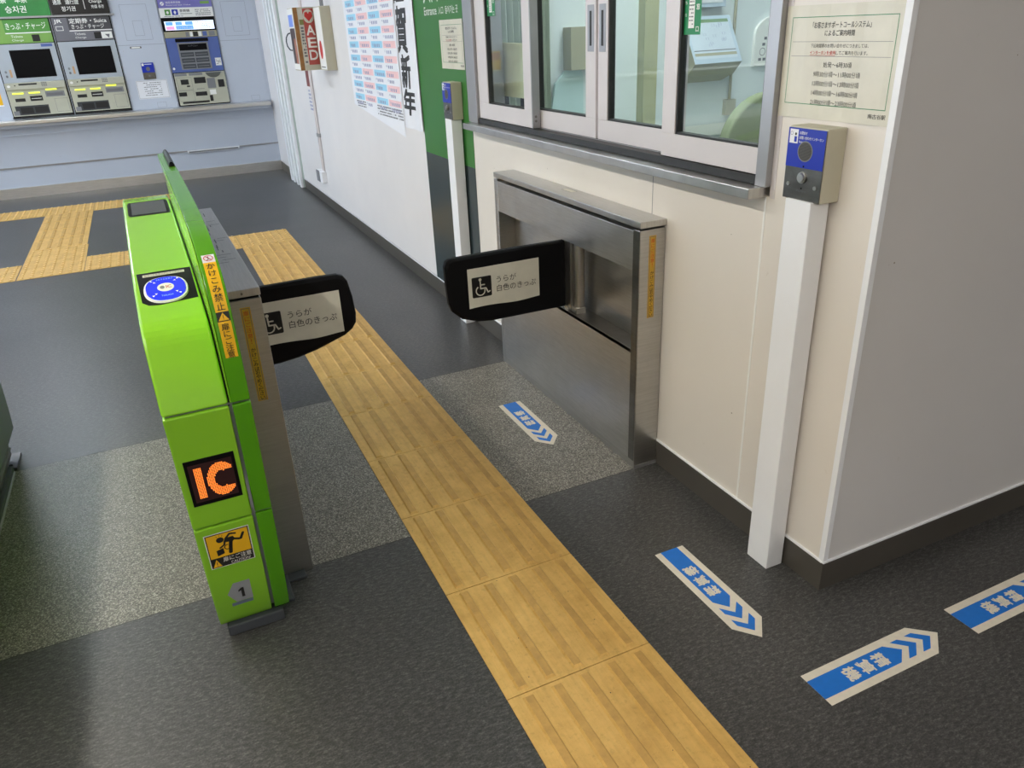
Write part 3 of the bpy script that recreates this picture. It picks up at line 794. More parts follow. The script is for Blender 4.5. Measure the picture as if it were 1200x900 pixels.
# ------------------------------------------------------------------ intercoms on posts
def intercom(x0, yA, yB, z0, z1, px0, px1, py0, py1, label, back=.0005):
    t = thing('intercom_post', ((px0 + px1) / 2, (py0 + py1) / 2, 0), label, 'intercom')
    mb = MB(); mb.box(px0, px1, py0, py1, 0, z0 + .002, WHITE); tag(link('post', mb, t, bevel=.002), 'white square post')
    mb = MB(); mb.box(x0 + .003, W - back, yA, yB, z0, z1, BEIGE); h = link('housing', mb, t, bevel=.0025)
    mb = MB(); mb.box(x0, x0 + .003, yA + .001, yB - .001, z0 + .001, z1 - .003, DARKSTEEL); p = link('face_plate', mb, t, bevel=.0008)
    D = Dec(on_x(x0)); u0, u1 = -(yB - .001), -(yA + .001); zb = z0 + (z1 - z0) * .455
    D.rect(u0, zb, u1, z1 - .003, BLUE, 0)
    D.rect(u0 + .005, z1 - .036, u0 + .030, z1 - .006, PAPERW, 1)
    D.ell(u0 + .023, z1 - .016, .0028, .0032, INK, 2, 14); D.rect(u0 + .0195, z1 - .033, u0 + .027, z1 - .021, BLUE, 2); D.ring(u0 + .011, z1 - .015, .004, .0008, INKG, 2)
    D.text('お問合せ', u0 + .034, z1 - .016, u0 + .056, z1 - .009, WPRINT, 1, .02)
    D.text('お問い合わせインターホン', u0 + .034, z1 - .026, u1 - .006, z1 - .019, WPRINT, 1, .02)
    D.text('Intercom', u0 + .034, z1 - .034, u0 + .060, z1 - .029, WPRINT, 1)
    tag(D.build('blue_label', p), 'blue instruction label')
    uc = (u0 + u1) / 2; zs = z0 + (z1 - z0) * .68
    D = Dec(on_x(x0 - .0006)); D.ell(uc, zs, .0222, .0222, GREYP, 0, 32); D.ell(uc, zs, .020, .020, plain('grille', rgb(86, 84, 78), .5), 1, 32)
    for k in range(-7, 8):
        w = math.sqrt(max(0, .019 ** 2 - (k * .0025) ** 2)); D.rect(uc - w, zs + k * .0025 - .0004, uc + w, zs + k * .0025 + .0004, INK, 2)
    D.build('speaker_grille', p)
    mb = MB(); zc = z0 + .052
    mb.tube((x0, -uc, zc), (x0 - .004, -uc, zc), .0125, STEEL, 24); mb.tube((x0 - .004, -uc, zc), (x0 - .008, -uc, zc), .0105, STEELH, 24, .009)
    tag(link('call_button', mb, p, smooth=False), 'round metal call button')
    for yy in (yA + .016, yB - .016):
        mb = MB(); mb.tube((x0, yy, z0 + .034), (x0 - .0025, yy, z0 + .034), .0045, STEEL, 14); link('screw', mb, p)
    mb = MB()
    mb.tube((x0, -uc, zc + .024), (x0 - .001, -uc, zc + .024), .0022, BLACK, 10); mb.tube((x0, -uc, zc - .024), (x0 - .001, -uc, zc - .024), .0018, BLACK, 10)
    link('microphone_holes', mb, p)
    D = Dec(on_x(x0)); D.text('PUSH', uc - .014, z0 + .020, uc + .014, z0 + .024, GREYP, 1); D.build('engraving', p)
    return t
intercom(1.312, 1.251, 1.3635, 1.012, 1.171, 1.3045, 1.3600, 1.266, 1.344, 'intercom box on a white post at the wall corner, under a laminated notice')
intercom(1.312, 3.505, 3.617, 1.012, 1.176, 1.3090, 1.3610, 3.515, 3.600, 'intercom box on a white post in front of the green wall panel', .0032)

# ------------------------------------------------------------------ service window
mb = MB(); mb.prism_y([(1.310, .986), (1.310, 1.012), (W + .10, 1.012), (W + .10, .986)], 1.4755, 3.375, STEELH)
tag(link('counter_ledge', mb, bevel=.002), 'stainless steel ledge under the sliding office windows', 'ledge')
def frame_jamb():
    mb = MB()
    mb.box(1.352, W + T, WY0, 1.503, 1.0125, WZ1, ALU)
    mb.box(1.352, W + T, 3.300, WY1, 1.0125, WZ1, ALU)
    mb.box(1.352, W + T, WY0, WY1, WZ1 - .04, WZ1, ALU)
    mb.box(1.359, W + .07, 1.503, 3.300, 1.0125, 1.034, TRACK)
    mb.box(1.395, 1.399, 1.503, 3.300, 1.034, 1.036, ALU)
    struct('trim_5', mb, bevel=.002)
frame_jamb()
def sash(n, y0, y1, x, gl0, gl1, handle=None):
    """y0<y1; gl0,gl1: glass limits in y"""
    mb = MB(); z0, zr, zt = 1.036, 1.100, 2.0; d = .030
    mb.box(x, x + d, y0, y1, z0, zr, ALUW); mb.box(x, x + d, y0, y1, zt - .05, zt, ALUW)
    mb.box(x, x + d, y0, gl0, zr, zt - .05, ALUW); mb.box(x, x + d, gl1, y1, zr, zt - .05, ALUW)
    o = struct('window_%d' % n, mb, bevel=.0015)
    mb = MB(); q = .006
    mb.box(x + .004, x + d - .004, gl0 - .001, gl0 + q, zr, zt - .05, TRACK); mb.box(x + .004, x + d - .004, gl1 - q, gl1 + .001, zr, zt - .05, TRACK)
    mb.box(x + .004, x + d - .004, gl0, gl1, zr - .001, zr + q, TRACK); link('gasket', mb, o, org=ORG[o.name])
    mb = MB(); mb.box(x + .013, x + .017, gl0 + q, gl1 - q, zr + q, zt - .05, GLASS); link('pane', mb, o, org=ORG[o.name])
    if handle:
        a, b, c, e = handle
        mb = MB(); mb.box(x - .0012, x, a, b, c, e, ALU); h = link('handle', mb, o, org=ORG[o.name], bevel=.001)
        mb = MB(); mb.box(x - .0022, x - .0012, (a + b) / 2 - .006, (a + b) / 2 + .006, c + .018, e - .018, TRACK); link('finger_slot', mb, h)
    return o
sash(1, 2.778, 3.298, 1.365, 2.842, 3.195)
sash(2, 2.360, 2.830, 1.401, 2.427, 2.795, (2.370, 2.412, 1.310, 1.450))
sash(3, 1.900, 2.345, 1.401, 1.945, 2.286, (2.297, 2.337, 1.310, 1.450))
sash(4, 1.504, 1.925, 1.365, 1.516, 1.863)
mb = MB(); mb.box(1.365, 1.397, 2.770, 2.7775, 1.036, 2.0, ALU)
for z in (1.062, 1.078): mb.tube((1.379, 2.7702, z), (1.379, 2.7690, z), .005, DARKSTEEL, 12)
struct('trim_6', mb)
def win_sticker(u0, v0, u1, v1, label, x):
    D = Dec(on_x(x), .0004); D.rect(u0, v0, u1, v1, STKG, 0); w = u1 - u0; h = v1 - v0
    D.rect(u0 + w * .28, v0 + h * .06, u0 + w * .62, v1 - .004, WPRINT, 1)
    for k in range(4): D.rect(u0 + w * .28, v0 + h * (.06 + .23 * (k + .9)), u0 + w * .62, v0 + h * (.065 + .23 * (k + .9)) + .0006, STKG, 2)
    D.scribble(u0 + w * .32, v0 + h * .08, u0 + w * .58, v1 - .01, 26, INKG, 3, .3)
    D.vtext('御用の方はこちら', u0 + w * .12, v1 - .006, w * .13, h / 9, WPRINT, 2, .03)
    D.vtext('駅係員窓口', u0 + w * .82, v1 - h * .12, w * .2, h * .2, WPRINT, 2, .03)
    tag(D.build('window_sticker'), label, 'sticker', 'green stickers on the office windows')
win_sticker(-1.858, 1.357, -1.786, 1.62, 'green sticker with white columns on the window nearest the intercom post', 1.3775)
win_sticker(-3.186, 1.438, -3.106, 1.66, 'green sticker on the office window nearest the green wall panel', 1.3775)

# ------------------------------------------------------------------ wall papers and films
mb = MB(); mb.box(W - .0025, W - .0005, 3.405, 4.10, .80, 2.3, FILMG); mb.box(W - .0025, W - .0005, 3.405, 4.10, .093, .80, FILMD)
es = tag(link('entrance_sign', mb), 'tall green wall panel with white Entrance lettering and dark lower part', 'sign')
D = Dec(on_x(W - .0027))
D.text('入口', -3.94, 1.515, -3.74, 1.63, WPRINT, 0, .02); D.text('Entrance', -3.94, 1.462, -3.765, 1.498, WPRINT, 0, .01)
D.text('入口', -3.74, 1.462, -3.675, 1.494, WPRINT, 0, .01); D.text('들어가는 곳', -3.65, 1.462, -3.49, 1.494, WPRINT, 0, .01)
D.build('lettering', es, org=ORG[es.name])

def notice(u0, v0, u1, v1, x, label, name='notice', k=1.0):
    D = Dec(on_x(x), .0004); H = v1 - v0; Wd = u1 - u0
    N = 10
    D2 = Dec(wavy(lambda u, v, h: (x - h, -u, v), u0, u1, 10, lambda u: .0012 * (1 + math.sin(u * 60)) + .0006), .0004)
    D = D2
    for i in range(N): D.rect(u0 + Wd * i / N, v0, u0 + Wd * (i + 1) / N, v1, LAMIN, 0)
    P = lambda a, b: (u0 + Wd * a, v0 + H * b)
    fu0, fv0 = P(.06, .13); fu1, fv1 = P(.95, .90)
    D.frame(fu0, fv0, fu1, fv1, .0014, STKG, 1)
    D.text('「お客さまサポートコールシステム」', *P(.25, .80), *P(.75, .855), INK, 1, .02)
    D.text('によるご案内時間', *P(.37, .735), *P(.62, .785), INK, 1, .02)
    D.rect(*P(.08, .685), *P(.93, .688), INKG, 1); D.rect(*P(.08, .56), *P(.93, .563), INKG, 1)
    D.text('下記時間帯のお問い合わせにつきましては、', *P(.25, .635), *P(.75, .67), INK, 1)
    D.text('インターホンを使用', *P(.25, .575), *P(.48, .61), REDI, 1, .01); D.rect(*P(.25, .568), *P(.48, .571), REDI, 1)
    D.text('してご案内を行います。', *P(.485, .575), *P(.75, .61), INK, 1)
    rows = ['始発～6時30頃', '9時30分頃～11時00分頃', '12時00分頃～13時00分頃', '14時00分頃～16時00分頃', '21時00分頃～23時00分頃']
    for i, r in enumerate(rows):
        c = .49 - i * .083; hw = .12 if i == 0 else .205
        D.text(r, *P(.51 - hw, c - .025), *P(.51 + hw, c + .025), INK, 1)
    D.text('南古谷駅', *P(.82, .055), *P(.96, .095), INK, 1, .01)
    return tag(D.build(name), label, 'notice', 'laminated opening hours notices')
notice(-1.463, 1.180, -1.146, 1.412, W - .0005, 'laminated Japanese notice in a green border above the near intercom')
notice(-3.733, 1.228, -3.440, 1.437, W - .003, 'laminated Japanese notice pasted on the green wall panel')

# timetable poster
D = Dec(on_x(W - .003), .0006)
D.poly([(-5.56, .955), (-4.44, .84), (-4.44, 2.2), (-5.56, 2.2)], PAPERW, 0)
cols = [(-5.50, -5.265, CYANP), (-5.245, -4.99, PINKP), (-4.965, -4.73, CYANP), (-4.71, -4.465, PINKP)]
random.seed(11)
for r in range(-6, 8):
    zt = 1.589 - .0795 * r
    for (a, b, m) in cols:
        D.rect(a, zt - .037, b, zt, m, 1)
        for zz in (zt - .012, zt - .047):
            n = random.randint(3, 5)
            D.text(str(random.randint(3, 23)), a + .02, zz - .012, a + .045, zz, INKB, 2)
            for k in range(n): D.rect(a + .06 + .034 * k, zz - .020, a + .078 + .034 * k, zz - .003, INKB, 2)
D.scribble(-5.48, .945, -5.25, .99, 3, INKG, 1, .5); D.scribble(-4.98, .925, -4.45, .99, 4, INKG, 1, .5)
tag(D.build('timetable_poster'), 'large white timetable poster with pale blue and pink rows of figures', 'poster')
D = Dec(wavy(lambda u, v, h: (W - .003 - h, -u, v), -4.42, -4.10, 14, lambda u: .004 * (1 + math.sin(u * 30))), .0006)
for i in range(14): D.rect(-4.42 + .32 * i / 14, .90, -4.42 + .32 * (i + 1) / 14, 2.1, PAPERW, 0)
for ch, zt, zb, a, b in (('謹', 1.74, 1.54, -4.41, -4.23), ('賀', 1.515, 1.295, -4.41, -4.24), ('新', 1.280, 1.115, -4.385, -4.24), ('年', 1.105, .975, -4.40, -4.20)):
    D.text(ch, a, zb, b, zt, INK, 1, .075, slant=.14)
tag(D.build('calligraphy_banner'), 'white hanging paper banner with bold black brush calligraphy', 'banner')

# ------------------------------------------------------------------ defibrillator cabinet, box, conduit
a = thing('defibrillator_cabinet', (1.26, 6.31, 1.162), 'wall cabinet with red AED panel, brown edge and photo side', 'cabinet')
mb = MB(); mb.box(1.153, W, 6.20, 6.42, 1.162, 1.585, BEIGE); link('body', mb, a, bevel=.004)
D = Dec(on_y(6.20)); D.rect(1.155, 1.165, 1.185, 1.583, WOOD, 0); D.rect(1.222, 1.20, 1.300, 1.575, plain('aed_red', rgb(186, 82, 74), .5), 0)
D.rect(1.187, 1.165, 1.305, 1.198, BEIGE, 0); D.rect(1.19, 1.20, 1.222, 1.575, PAPER, 0); D.scribble(1.195, 1.21, 1.218, 1.46, 12, INKG, 1)
D.rect(1.192, 1.47, 1.222, 1.505, plain('moss_patch', rgb(130, 130, 70), .5), 1)
D.poly([(1.262, 1.49), (1.292, 1.525), (1.288, 1.55), (1.270, 1.555), (1.262, 1.54), (1.254, 1.555), (1.236, 1.55), (1.232, 1.525)], REDI, 2)
D.ell(1.262, 1.525, .040, .045, PAPER, 1)
for i, ch in enumerate('AED'): D.text(ch, 1.234, 1.40 - i * .083, 1.294, 1.465 - i * .083, WPRINT, 1, .04)
tag(D.build('aed_panel', a), 'red panel reading AED')
D = Dec(on_x(1.153)); D.rect(-6.415, 1.17, -6.21, 1.58, WPRINT, 0); D.rect(-6.40, 1.21, -6.22, 1.45, plain('photo_print', rgb(70, 52, 50), .4, 0, .5, 14), 1)
D.rect(-6.40, 1.46, -6.24, 1.54, plain('photo_blue', rgb(120, 150, 230), .4), 1); D.rect(-6.30, 1.21, -6.22, 1.38, plain('photo_skin', rgb(176, 116, 96), .5, 0, .3, 20), 2)
tag(D.build('photo_print', a), 'photo poster side')
mb = MB()
P = [Vector((1.153, 6.41, 1.42)), Vector((1.136, 6.42, 1.415)), Vector((1.122, 6.43, 1.39)), Vector((1.118, 6.43, 1.36)), Vector((1.122, 6.43, 1.33)), Vector((1.136, 6.42, 1.305)), Vector((1.153, 6.41, 1.30))]
for p, q in zip(P, P[1:]): mb.tube(p, q, .0045, DGREY, 10)
tag(link('handle', mb, a), 'dark loop handle')
b = thing('wall_box', (1.333, 6.055, 1.162), 'shallow grey and white wall box with a red oval label beside the AED cabinet', 'box')
mb = MB(); mb.box(1.296, W, 5.955, 6.165, 1.162, 1.582, BEIGE); link('body', mb, b, bevel=.003)
D = Dec(on_x(1.296)); D.rect(-6.16, 1.17, -5.96, 1.575, WPRINT, 0); D.ell(-6.07, 1.30, .045, .062, REDI, 1); D.rect(-6.13, 1.18, -6.00, 1.188, INKG, 1)
D.build('front_label', b)
mb = MB()
for yy in (6.00, 6.05): mb.tube((1.33, yy, 1.58), (1.33, yy, 2.7), .008, GREYP, 10)
link('cable', mb, b)
c = thing('conduit', (1.36, 6.97, .22), 'pair of thin metal conduit pipes running down the white wall to a small outlet box', 'pipe')
mb = MB()
for yy in (6.93, 6.98): mb.tube((W - .010, yy, .30), (W - .010, yy, 2.7), .008, ALUW, 10)
mb.box(W - .02, W, 6.91, 7.0, .60, .63, ALU); link('pipe', mb, c)
mb = MB(); mb.box(W - .045, W, 6.90, 7.10, .215, .312, WHITE); mb.box(W - .052, W - .045, 6.99, 7.10, .215, .312, GREYP); link('outlet_box', mb, c, bevel=.003)
D = Dec(on_x(W), .0006); D.rect(-7.20, 1.0, -7.02, 1.15, plain('tag_dark', rgb(120, 60, 56), .5, 0, .4, 20), 0); D.rect(-7.20, .78, -7.02, 1.0, PAPERW, 0)
D.scribble(-7.18, .80, -7.04, .98, 6, INKB, 1); tag(D.build('paper_tag'), 'small paper with blue writing taped to the wall below the AED cabinet', 'notice')

# ------------------------------------------------------------------ ticket machine wall
mb = MB(); mb.box(-6, 1.335, 9.22, 9.42, .722, .757, SKIRT); mb.box(-6, 1.335, 9.28, 9.42, .69, .722, WALLB)
tag(link('machine_shelf', mb, bevel=.004), 'long stainless steel shelf running under the ticket machines', 'shelf')
mb = MB(); mb.box(.385, .936, 9.395, 9.412, .278, .306, WHITE); mb.box(.40, .92, 9.392, 9.395, .283, .297, GREYP)
tag(link('air_vent', mb), 'narrow white slot vent low on the blue-grey wall under the shelf', 'vent')
YF = 9.40
def small_machine(x0, x1, header, label, texts, lamp_mat=LIME):
    w = x1 - x0
    t = thing('ticket_machine', ((x0 + x1) / 2, YF - .01, .757), label, 'ticket machine')
    U = lambda a: x0 + w * a
    mb = MB(); mb.box(x0 + .003, x1 - .003, YF - .012, YF, .765, 1.67, BLACK); mb.box(x0 + .012, x1 - .012, YF - .016, YF - .011, 1.10, 1.445, FACEB); link('casing', mb, t)
    mb = MB(); mb.box(x0 + .012, x1 - .012, YF - .030, YF - .012, .79, 1.10, BEIGED); mb.box(x0 + .012, x1 - .012, YF - .045, YF - .012, 1.035, 1.10, BEIGED); lp = link('service_panel', mb, t, bevel=.004)
    hd, hl = header
    mb = MB(); mb.box(x0 + .012, x1 - .012, YF - .020, YF - .012, 1.45, 1.662, hd); h = link('header_panel', mb, t, bevel=.002)
    D = Dec(on_y(YF - .020)); D.rect(U(.02), 1.452, U(.27), 1.66, hl, 0); D.rect(U(.27), 1.535, U(.98), 1.545, WPRINT, 1)
    D.rect(U(.27), 1.452, U(.98), 1.532, hl if hd is HDRG else HDRM, 0)
    if len(texts) > 1:
        D.text(texts[0], U(.30), 1.605, U(.92), 1.65, WPRINT, 1, .03); D.text(texts[1], U(.32), 1.555, U(.86), 1.597, WPRINT, 1, .02)
    else: D.text(texts[0], U(.30), 1.57, U(.92), 1.63, WPRINT, 1, .02)
    D.text('Tickets', U(.34), 1.50, U(.52), 1.522, WPRINT, 1); D.text('Charge', U(.34), 1.465, U(.52), 1.487, WPRINT, 1)
    D.rect(U(.66), 1.462, U(.78), 1.522, INK, 1); D.frame(U(.06), 1.545, U(.18), 1.585, .005, WPRINT, 1)
    D.text('JR', U(.05), 1.605, U(.18), 1.645, WPRINT, 1, .03)
    if hd is HDRK: D.rect(U(.78), 1.462, U(.96), 1.522, WPRINT, 1); D.poly([(U(.84), 1.50), (U(.92), 1.50), (U(.90), 1.465)], INKG, 2)
    D.build('header_lettering', h)
    mb = MB(); mb.box(U(.24), U(.885), YF - .020, YF - .014, 1.14, 1.392, SCREEN); link('screen', mb, t, bevel=.003)
    D = Dec(on_y(YF - .045)); D.rect(U(.24), 1.075, U(.53), 1.090, INK, 0); D.ell(U(.08), 1.07, .014, .012, WPRINT, 0); D.ell(U(.18), 1.075, .007, .005, INK, 0)
    for i in range(4):
        for j in range(3): D.rect(U(.60) + .013 * i, 1.058 + .014 * j, U(.60) + .013 * i + .009, 1.067 + .014 * j, INKG, 0)
    D.build('keypad', lp)
    D = Dec(on_y(YF - .031)); D.rect(U(.12), .925, U(.28), .955, INK, 0); D.rect(U(.36), .925, U(.56), .972, INK, 0); D.rect(U(.38), .945, U(.54), .95, WPRINT, 1)
    D.rect(U(.08), .800, U(.62), .885, plain('tray_grey', rgb(58, 60, 64), .4), 0); D.rect(U(.16), .812, U(.36), .868, INK, 1); D.rect(U(.39), .815, U(.60), .870, INK, 1); D.rect(U(.04), .80, U(.13), .84, GREYP, 2)
    D.rect(U(.62), .955, U(.93), 1.005, GREYP, 0); D.rect(U(.64), .965, U(.90), .99, INKG, 1); D.frame(U(.74), .81, U(.95), .935, .002, INKG, 0)
    D.rect(U(.0), .768, U(1), .782, INK, 0)
    D.build('slots', lp)
    for (p, q, z) in ((.10, .28, 1.0), (.36, .54, 1.0), (.64, .82, 1.022)):
        mb = MB(); mb.box(U(p), U(q), YF - .042, YF - .030, z - .005, z + .007, lamp_mat); link('slot_lamp', mb, lp, bevel=.003)
    D = Dec(on_y(YF - .0165)); D.ell(U(.10), 1.16, .010, .012, INKG, 0, 12); D.ell(U(.10), 1.20, .010, .012, GREYP, 0, 12); D.rect(U(.155), 1.15, U(.19), 1.22, plain('faded_orange', rgb(200, 160, 120), .5), 0)
    if hd is HDRG: D.rect(U(.76), 1.412, U(.94), 1.438, MBLUE, 0)
    D.build('marks', t)
    return t
small_machine(-1.155, -.605, (HDRG, HDRL), 'ticket machine with green header and black screen', ['きっぷ・チャージ'])
small_machine(-.600, -.060, (HDRK, HDRM), 'ticket machine with charcoal header reading Suica and black screen', ['定期券・Suica', 'きっぷ・チャージ'])
def big_sign(x0, x1, mat, label, rows):
    mb = MB(); mb.box(x0, x1, YF - .03, YF, 1.685, 2.3, mat); o = tag(link('machine_sign', mb), label, 'sign')
    D = Dec(on_y(YF - .03))
    for t, a, z0, b, z1 in rows: D.text(t, x0 + (x1 - x0) * a, z0, x0 + (x1 - x0) * b, z1, WPRINT, 0, .02)
    if mat is SIGNK: D.rect(x0 + (x1 - x0) * .58, 1.73, x0 + (x1 - x0) * .59, 2.1, WPRINT, 0)
    D.build('lettering', o, org=ORG[o.name])
big_sign(-1.20, -.575, SIGNG, 'large green sign panel over the green-headed ticket machine', [('车票', .28, 1.80, .44, 1.87), ('車票', .56, 1.80, .72, 1.87), ('승차권', .40, 1.715, .68, 1.775)])
big_sign(-.565, -.055, SIGNK, 'black sign panel over the charcoal-headed ticket machine', [('通票', .06, 1.775, .20, 1.82), ('通行證', .27, 1.775, .50, 1.82), ('정기권', .18, 1.715, .42, 1.758), ('(購入,チャージ)', .62, 1.82, .96, 1.86), ('Charge', .68, 1.775, .90, 1.81), ('充值 충전', .70, 1.735, .92, 1.765)])
mb = MB(); mb.box(-1.30, -.02, YF - .034, YF - .001, 1.668, 1.684, ALU); struct('trim_7', mb)

# third machine
x0, x1 = .402, .928; w = x1 - x0; U = lambda a: x0 + w * a
t = thing('ticket_machine', ((x0 + x1) / 2, YF - .01, .757), 'ticket machine with violet header, lit strip display and blue surround', 'ticket machine')
mb = MB(); mb.box(x0, x1, YF - .012, YF, .765, 2.0, BLACK); link('casing', mb, t)
mb = MB(); mb.box(x0 + .002, x1 - .002, YF - .02, YF - .012, 1.715, 1.95, VIOL); mb.box(x0 + .002, x1 - .002, YF - .02, YF - .012, 1.625, 1.715, WPRINT); h = link('header_panel', mb, t)
D = Dec(on_y(YF - .02)); D.ell(U(.08), 1.755, .018, .018, WPRINT, 0); D.stroke([(U(.06), 1.745), (U(.10), 1.765)], .005, VIOL, 1, False)
D.text('指定席券売機', U(.15), 1.755, U(.42), 1.775, WPRINT, 0); D.text('Reserved Seat Ticket', U(.15), 1.735, U(.60), 1.745, WPRINT, 0); D.rect(U(.78), 1.745, U(.95), 1.77, HDRL, 0)
D.rect(U(.10), 1.648, U(.20), 1.70, HDRG, 0); D.rect(U(.23), 1.648, U(.34), 1.70, BLUE, 0); D.ell(U(.15), 1.672, .012, .014, WPRINT, 1); D.ell(U(.285), 1.672, .012, .016, WPRINT, 1)
D.text('新幹線', U(.38), 1.672, U(.56), 1.70, INK, 0, .02); D.rect(U(.38), 1.655, U(.60), 1.66, INKG, 0); D.scribble(U(.66), 1.635, U(.95), 1.70, 4, INKG, 0, .4); D.scribble(U(.08), 1.630, U(.42), 1.642, 1, INKG, 0, .5)
D.build('header_lettering', h)
mb = MB(); mb.box(U(.035), U(.98), YF - .022, YF - .012, 1.497, 1.598, BLACK); l = link('strip_display', mb, t)
D = Dec(on_y(YF - .022)); D.rect(U(.05), 1.507, U(.965), 1.590, LCD, 0)
for a, b in ((.07, .20), (.25, .37), (.43, .57)): D.rect(U(a), 1.552, U(b), 1.584, LCDB, 1)
D.rect(U(.07), 1.512, U(.22), 1.543, LCDP, 1); D.rect(U(.25), 1.512, U(.57), 1.547, LCDB, 1); D.text('おトクなきっぷ', U(.27), 1.518, U(.55), 1.541, WPRINT, 2); D.scribble(U(.62), 1.515, U(.94), 1.585, 4, INKB, 1, .3)
tag(D.build('lit_face', l), 'lit white and blue display')
mb = MB(); mb.box(x0 + .004, x1 - .004, YF - .018, YF - .012, 1.435, 1.493, KHAKI); link('mirror_strip', mb, t)
D = Dec(on_y(YF - .018))
for a, b, m in ((.40, .46, GREYP), (.48, .53, WPRINT), (.54, .63, INK), (.64, .70, WPRINT), (.72, .80, MBLUE), (.84, .95, GREYP)): D.rect(U(a), 1.442, U(b), 1.486, m, 0)
D.build('mirror_marks', t)
mb = MB(); mb.box(x0 + .004, x1 - .004, YF - .018, YF - .012, 1.10, 1.432, MBLUE); bp = link('surround_panel', mb, t)
mb = MB(); mb.box(U(.20), U(.78), YF - .024, YF - .018, 1.125, 1.385, GREYP); mb.box(U(.18), U(.80), YF - .024, YF - .018, 1.392, 1.425, BLACK); s_ = link('screen', mb, t)
D = Dec(on_y(YF - .024)); D.rect(U(.23), 1.31, U(.75), 1.372, SCREEN, 0)
for r in range(3):
    for q in range(2): D.rect(U(.23 + .27 * q), 1.135 + .057 * r, U(.48 + .27 * q), 1.178 + .057 * r, DGREY, 0); D.rect(U(.25 + .27 * q), 1.153 + .057 * r, U(.46 + .27 * q), 1.158 + .057 * r, GREYP, 1)
D.text('トップメニュー', U(.40), 1.345, U(.58), 1.36, GREYP, 1); D.build('screen_menu', s_)
D = Dec(on_y(YF - .018)); D.rect(U(.86), 1.15, U(.975), 1.225, WPRINT, 0); D.scribble(U(.875), 1.16, U(.96), 1.215, 4, GREYP, 1, .5); D.ell(U(.05), 1.14, .012, .012, WPRINT, 0)
D.build('marks', bp)
mb = MB(); mb.box(x0 + .012, x1 - .004, YF - .030, YF - .012, .775, 1.093, BEIGED); lp = link('service_panel', mb, t, bevel=.004)
mb = MB(); n = 16; arc = [(U(.77) + .075 * math.cos(math.pi + math.pi * i / n), 1.085 + .05 * math.sin(math.pi + math.pi * i / n)) for i in range(n + 1)]
mb.prism_y(arc, YF - .038, YF - .030, plain('scoop', rgb(90, 92, 88), .4)); mb.box(U(.62), U(.93), YF - .036, YF - .030, 1.075, 1.09, GREYP); link('scanner_scoop', mb, lp)
D = Dec(on_y(YF - .031))
for a, z0, b, z1, m in ((.12, .98, .27, 1.03, INK), (.38, .985, .60, 1.045, INK), (.22, .955, .28, .97, INK), (.04, .865, .19, .905, INK), (.36, .86, .58, .90, INK), (.08, .79, .60, .81, INK), (.62, .93, .78, 1.03, GREYP), (.83, .935, .95, 1.01, INK), (.62, .80, .68, .86, INK), (.64, .865, .76, .915, WPRINT), (.0, 1.065, .26, 1.09, GREYP), (.3, 1.065, .56, 1.09, GREYP)):
    D.rect(U(a) if a else U(.03), z0, U(b), z1, m, 0)
D.frame(U(.05), .925, U(.33), 1.05, .002, INKG, 0); D.frame(U(.03), .815, U(.33), .92, .002, INKG, 0); D.scribble(U(.40), .925, U(.55), .935, 1, INKG, 0)
D.build('slots', lp)

# flush wall panels between machines, with faint access doors
def flush(x0, x1, label):
    mb = MB(); mb.box(x0, x1, YF - .006, YF, .765, 2.3, WALLB); o = tag(link('wall_panel', mb, bevel=.002), label, 'panel')
    D = Dec(on_y(YF - .006)); c = (x0 + x1) / 2; G = plain('panel_joint', rgb(140, 146, 162), .5)
    D.frame(c - .13, 1.43, c + .12, 1.76, .0025, G, 0); D.frame(c - .04, 1.47, c + .05, 1.61, .0022, G, 0); D.rect(x0, 1.385, x1, 1.388, G, 0); D.frame(c + .02, .775, c + .11, .825, .002, G, 0)
    D.build('access_outline', o, org=ORG[o.name]); return o
p = flush(-.050, .392, 'blue-grey wall panel with a small intercom plate and white notice between the machines')
D = Dec(on_y(YF - .006)); D.rect(.055, 1.352, .16, 1.372, GREYP, 0); D.rect(.065, 1.356, .15, 1.368, WPRINT, 1); D.ell(.06, 1.362, .008, .009, INKG, 1); D.ell(.155, 1.362, .008, .009, INKG, 1)
D.build('name_slot', p, org=ORG[p.name])
flush(.938, 1.345, 'plain blue-grey wall panel at the end of the ticket machine row')
t = thing('intercom_plate', (.178, YF - .01, 1.055), 'small blue and grey intercom plate set in the ticket machine wall', 'intercom')
mb = MB(); mb.box(.118, .238, YF - .014, YF - .006, 1.055, 1.215, DARKSTEEL); o = link('plate', mb, t)
D = Dec(on_y(YF - .014)); D.rect(.118, 1.12, .238, 1.215, BLUE, 0); D.rect(.124, 1.185, .145, 1.209, WPRINT, 1); D.rect(.15, 1.197, .22, 1.203, WPRINT, 1); D.ell(.178, 1.155, .02, .02, INKG, 1); D.ell(.178, 1.088, .011, .011, GREYP, 0)
for q in (.135, .222): D.ell(q, 1.08, .005, .005, GREYP, 0, 10)
D.build('blue_label', t)
D = Dec(on_y(YF - .006)); D.rect(.030, .865, .335, 1.045, PAPERW, 0); D.frame(.035, .87, .33, 1.04, .002, INKG, 1); D.scribble(.10, .89, .27, 1.03, 7, INKG, 1, .3)
tag(D.build('notice'), 'white notice with small print under the intercom plate on the machine wall', 'notice')
D = Dec(on_y(YF)); D.rect(-1.45, .90, -1.205, 1.12, YEL, 0); D.rect(-1.45, .892, -1.20, .905, PAPERW, 1); D.rect(-1.44, 1.02, -1.23, 1.10, ORGM, 1)
tag(D.build('poster'), 'orange and yellow poster at the photo edge beside the ticket machine', 'poster')

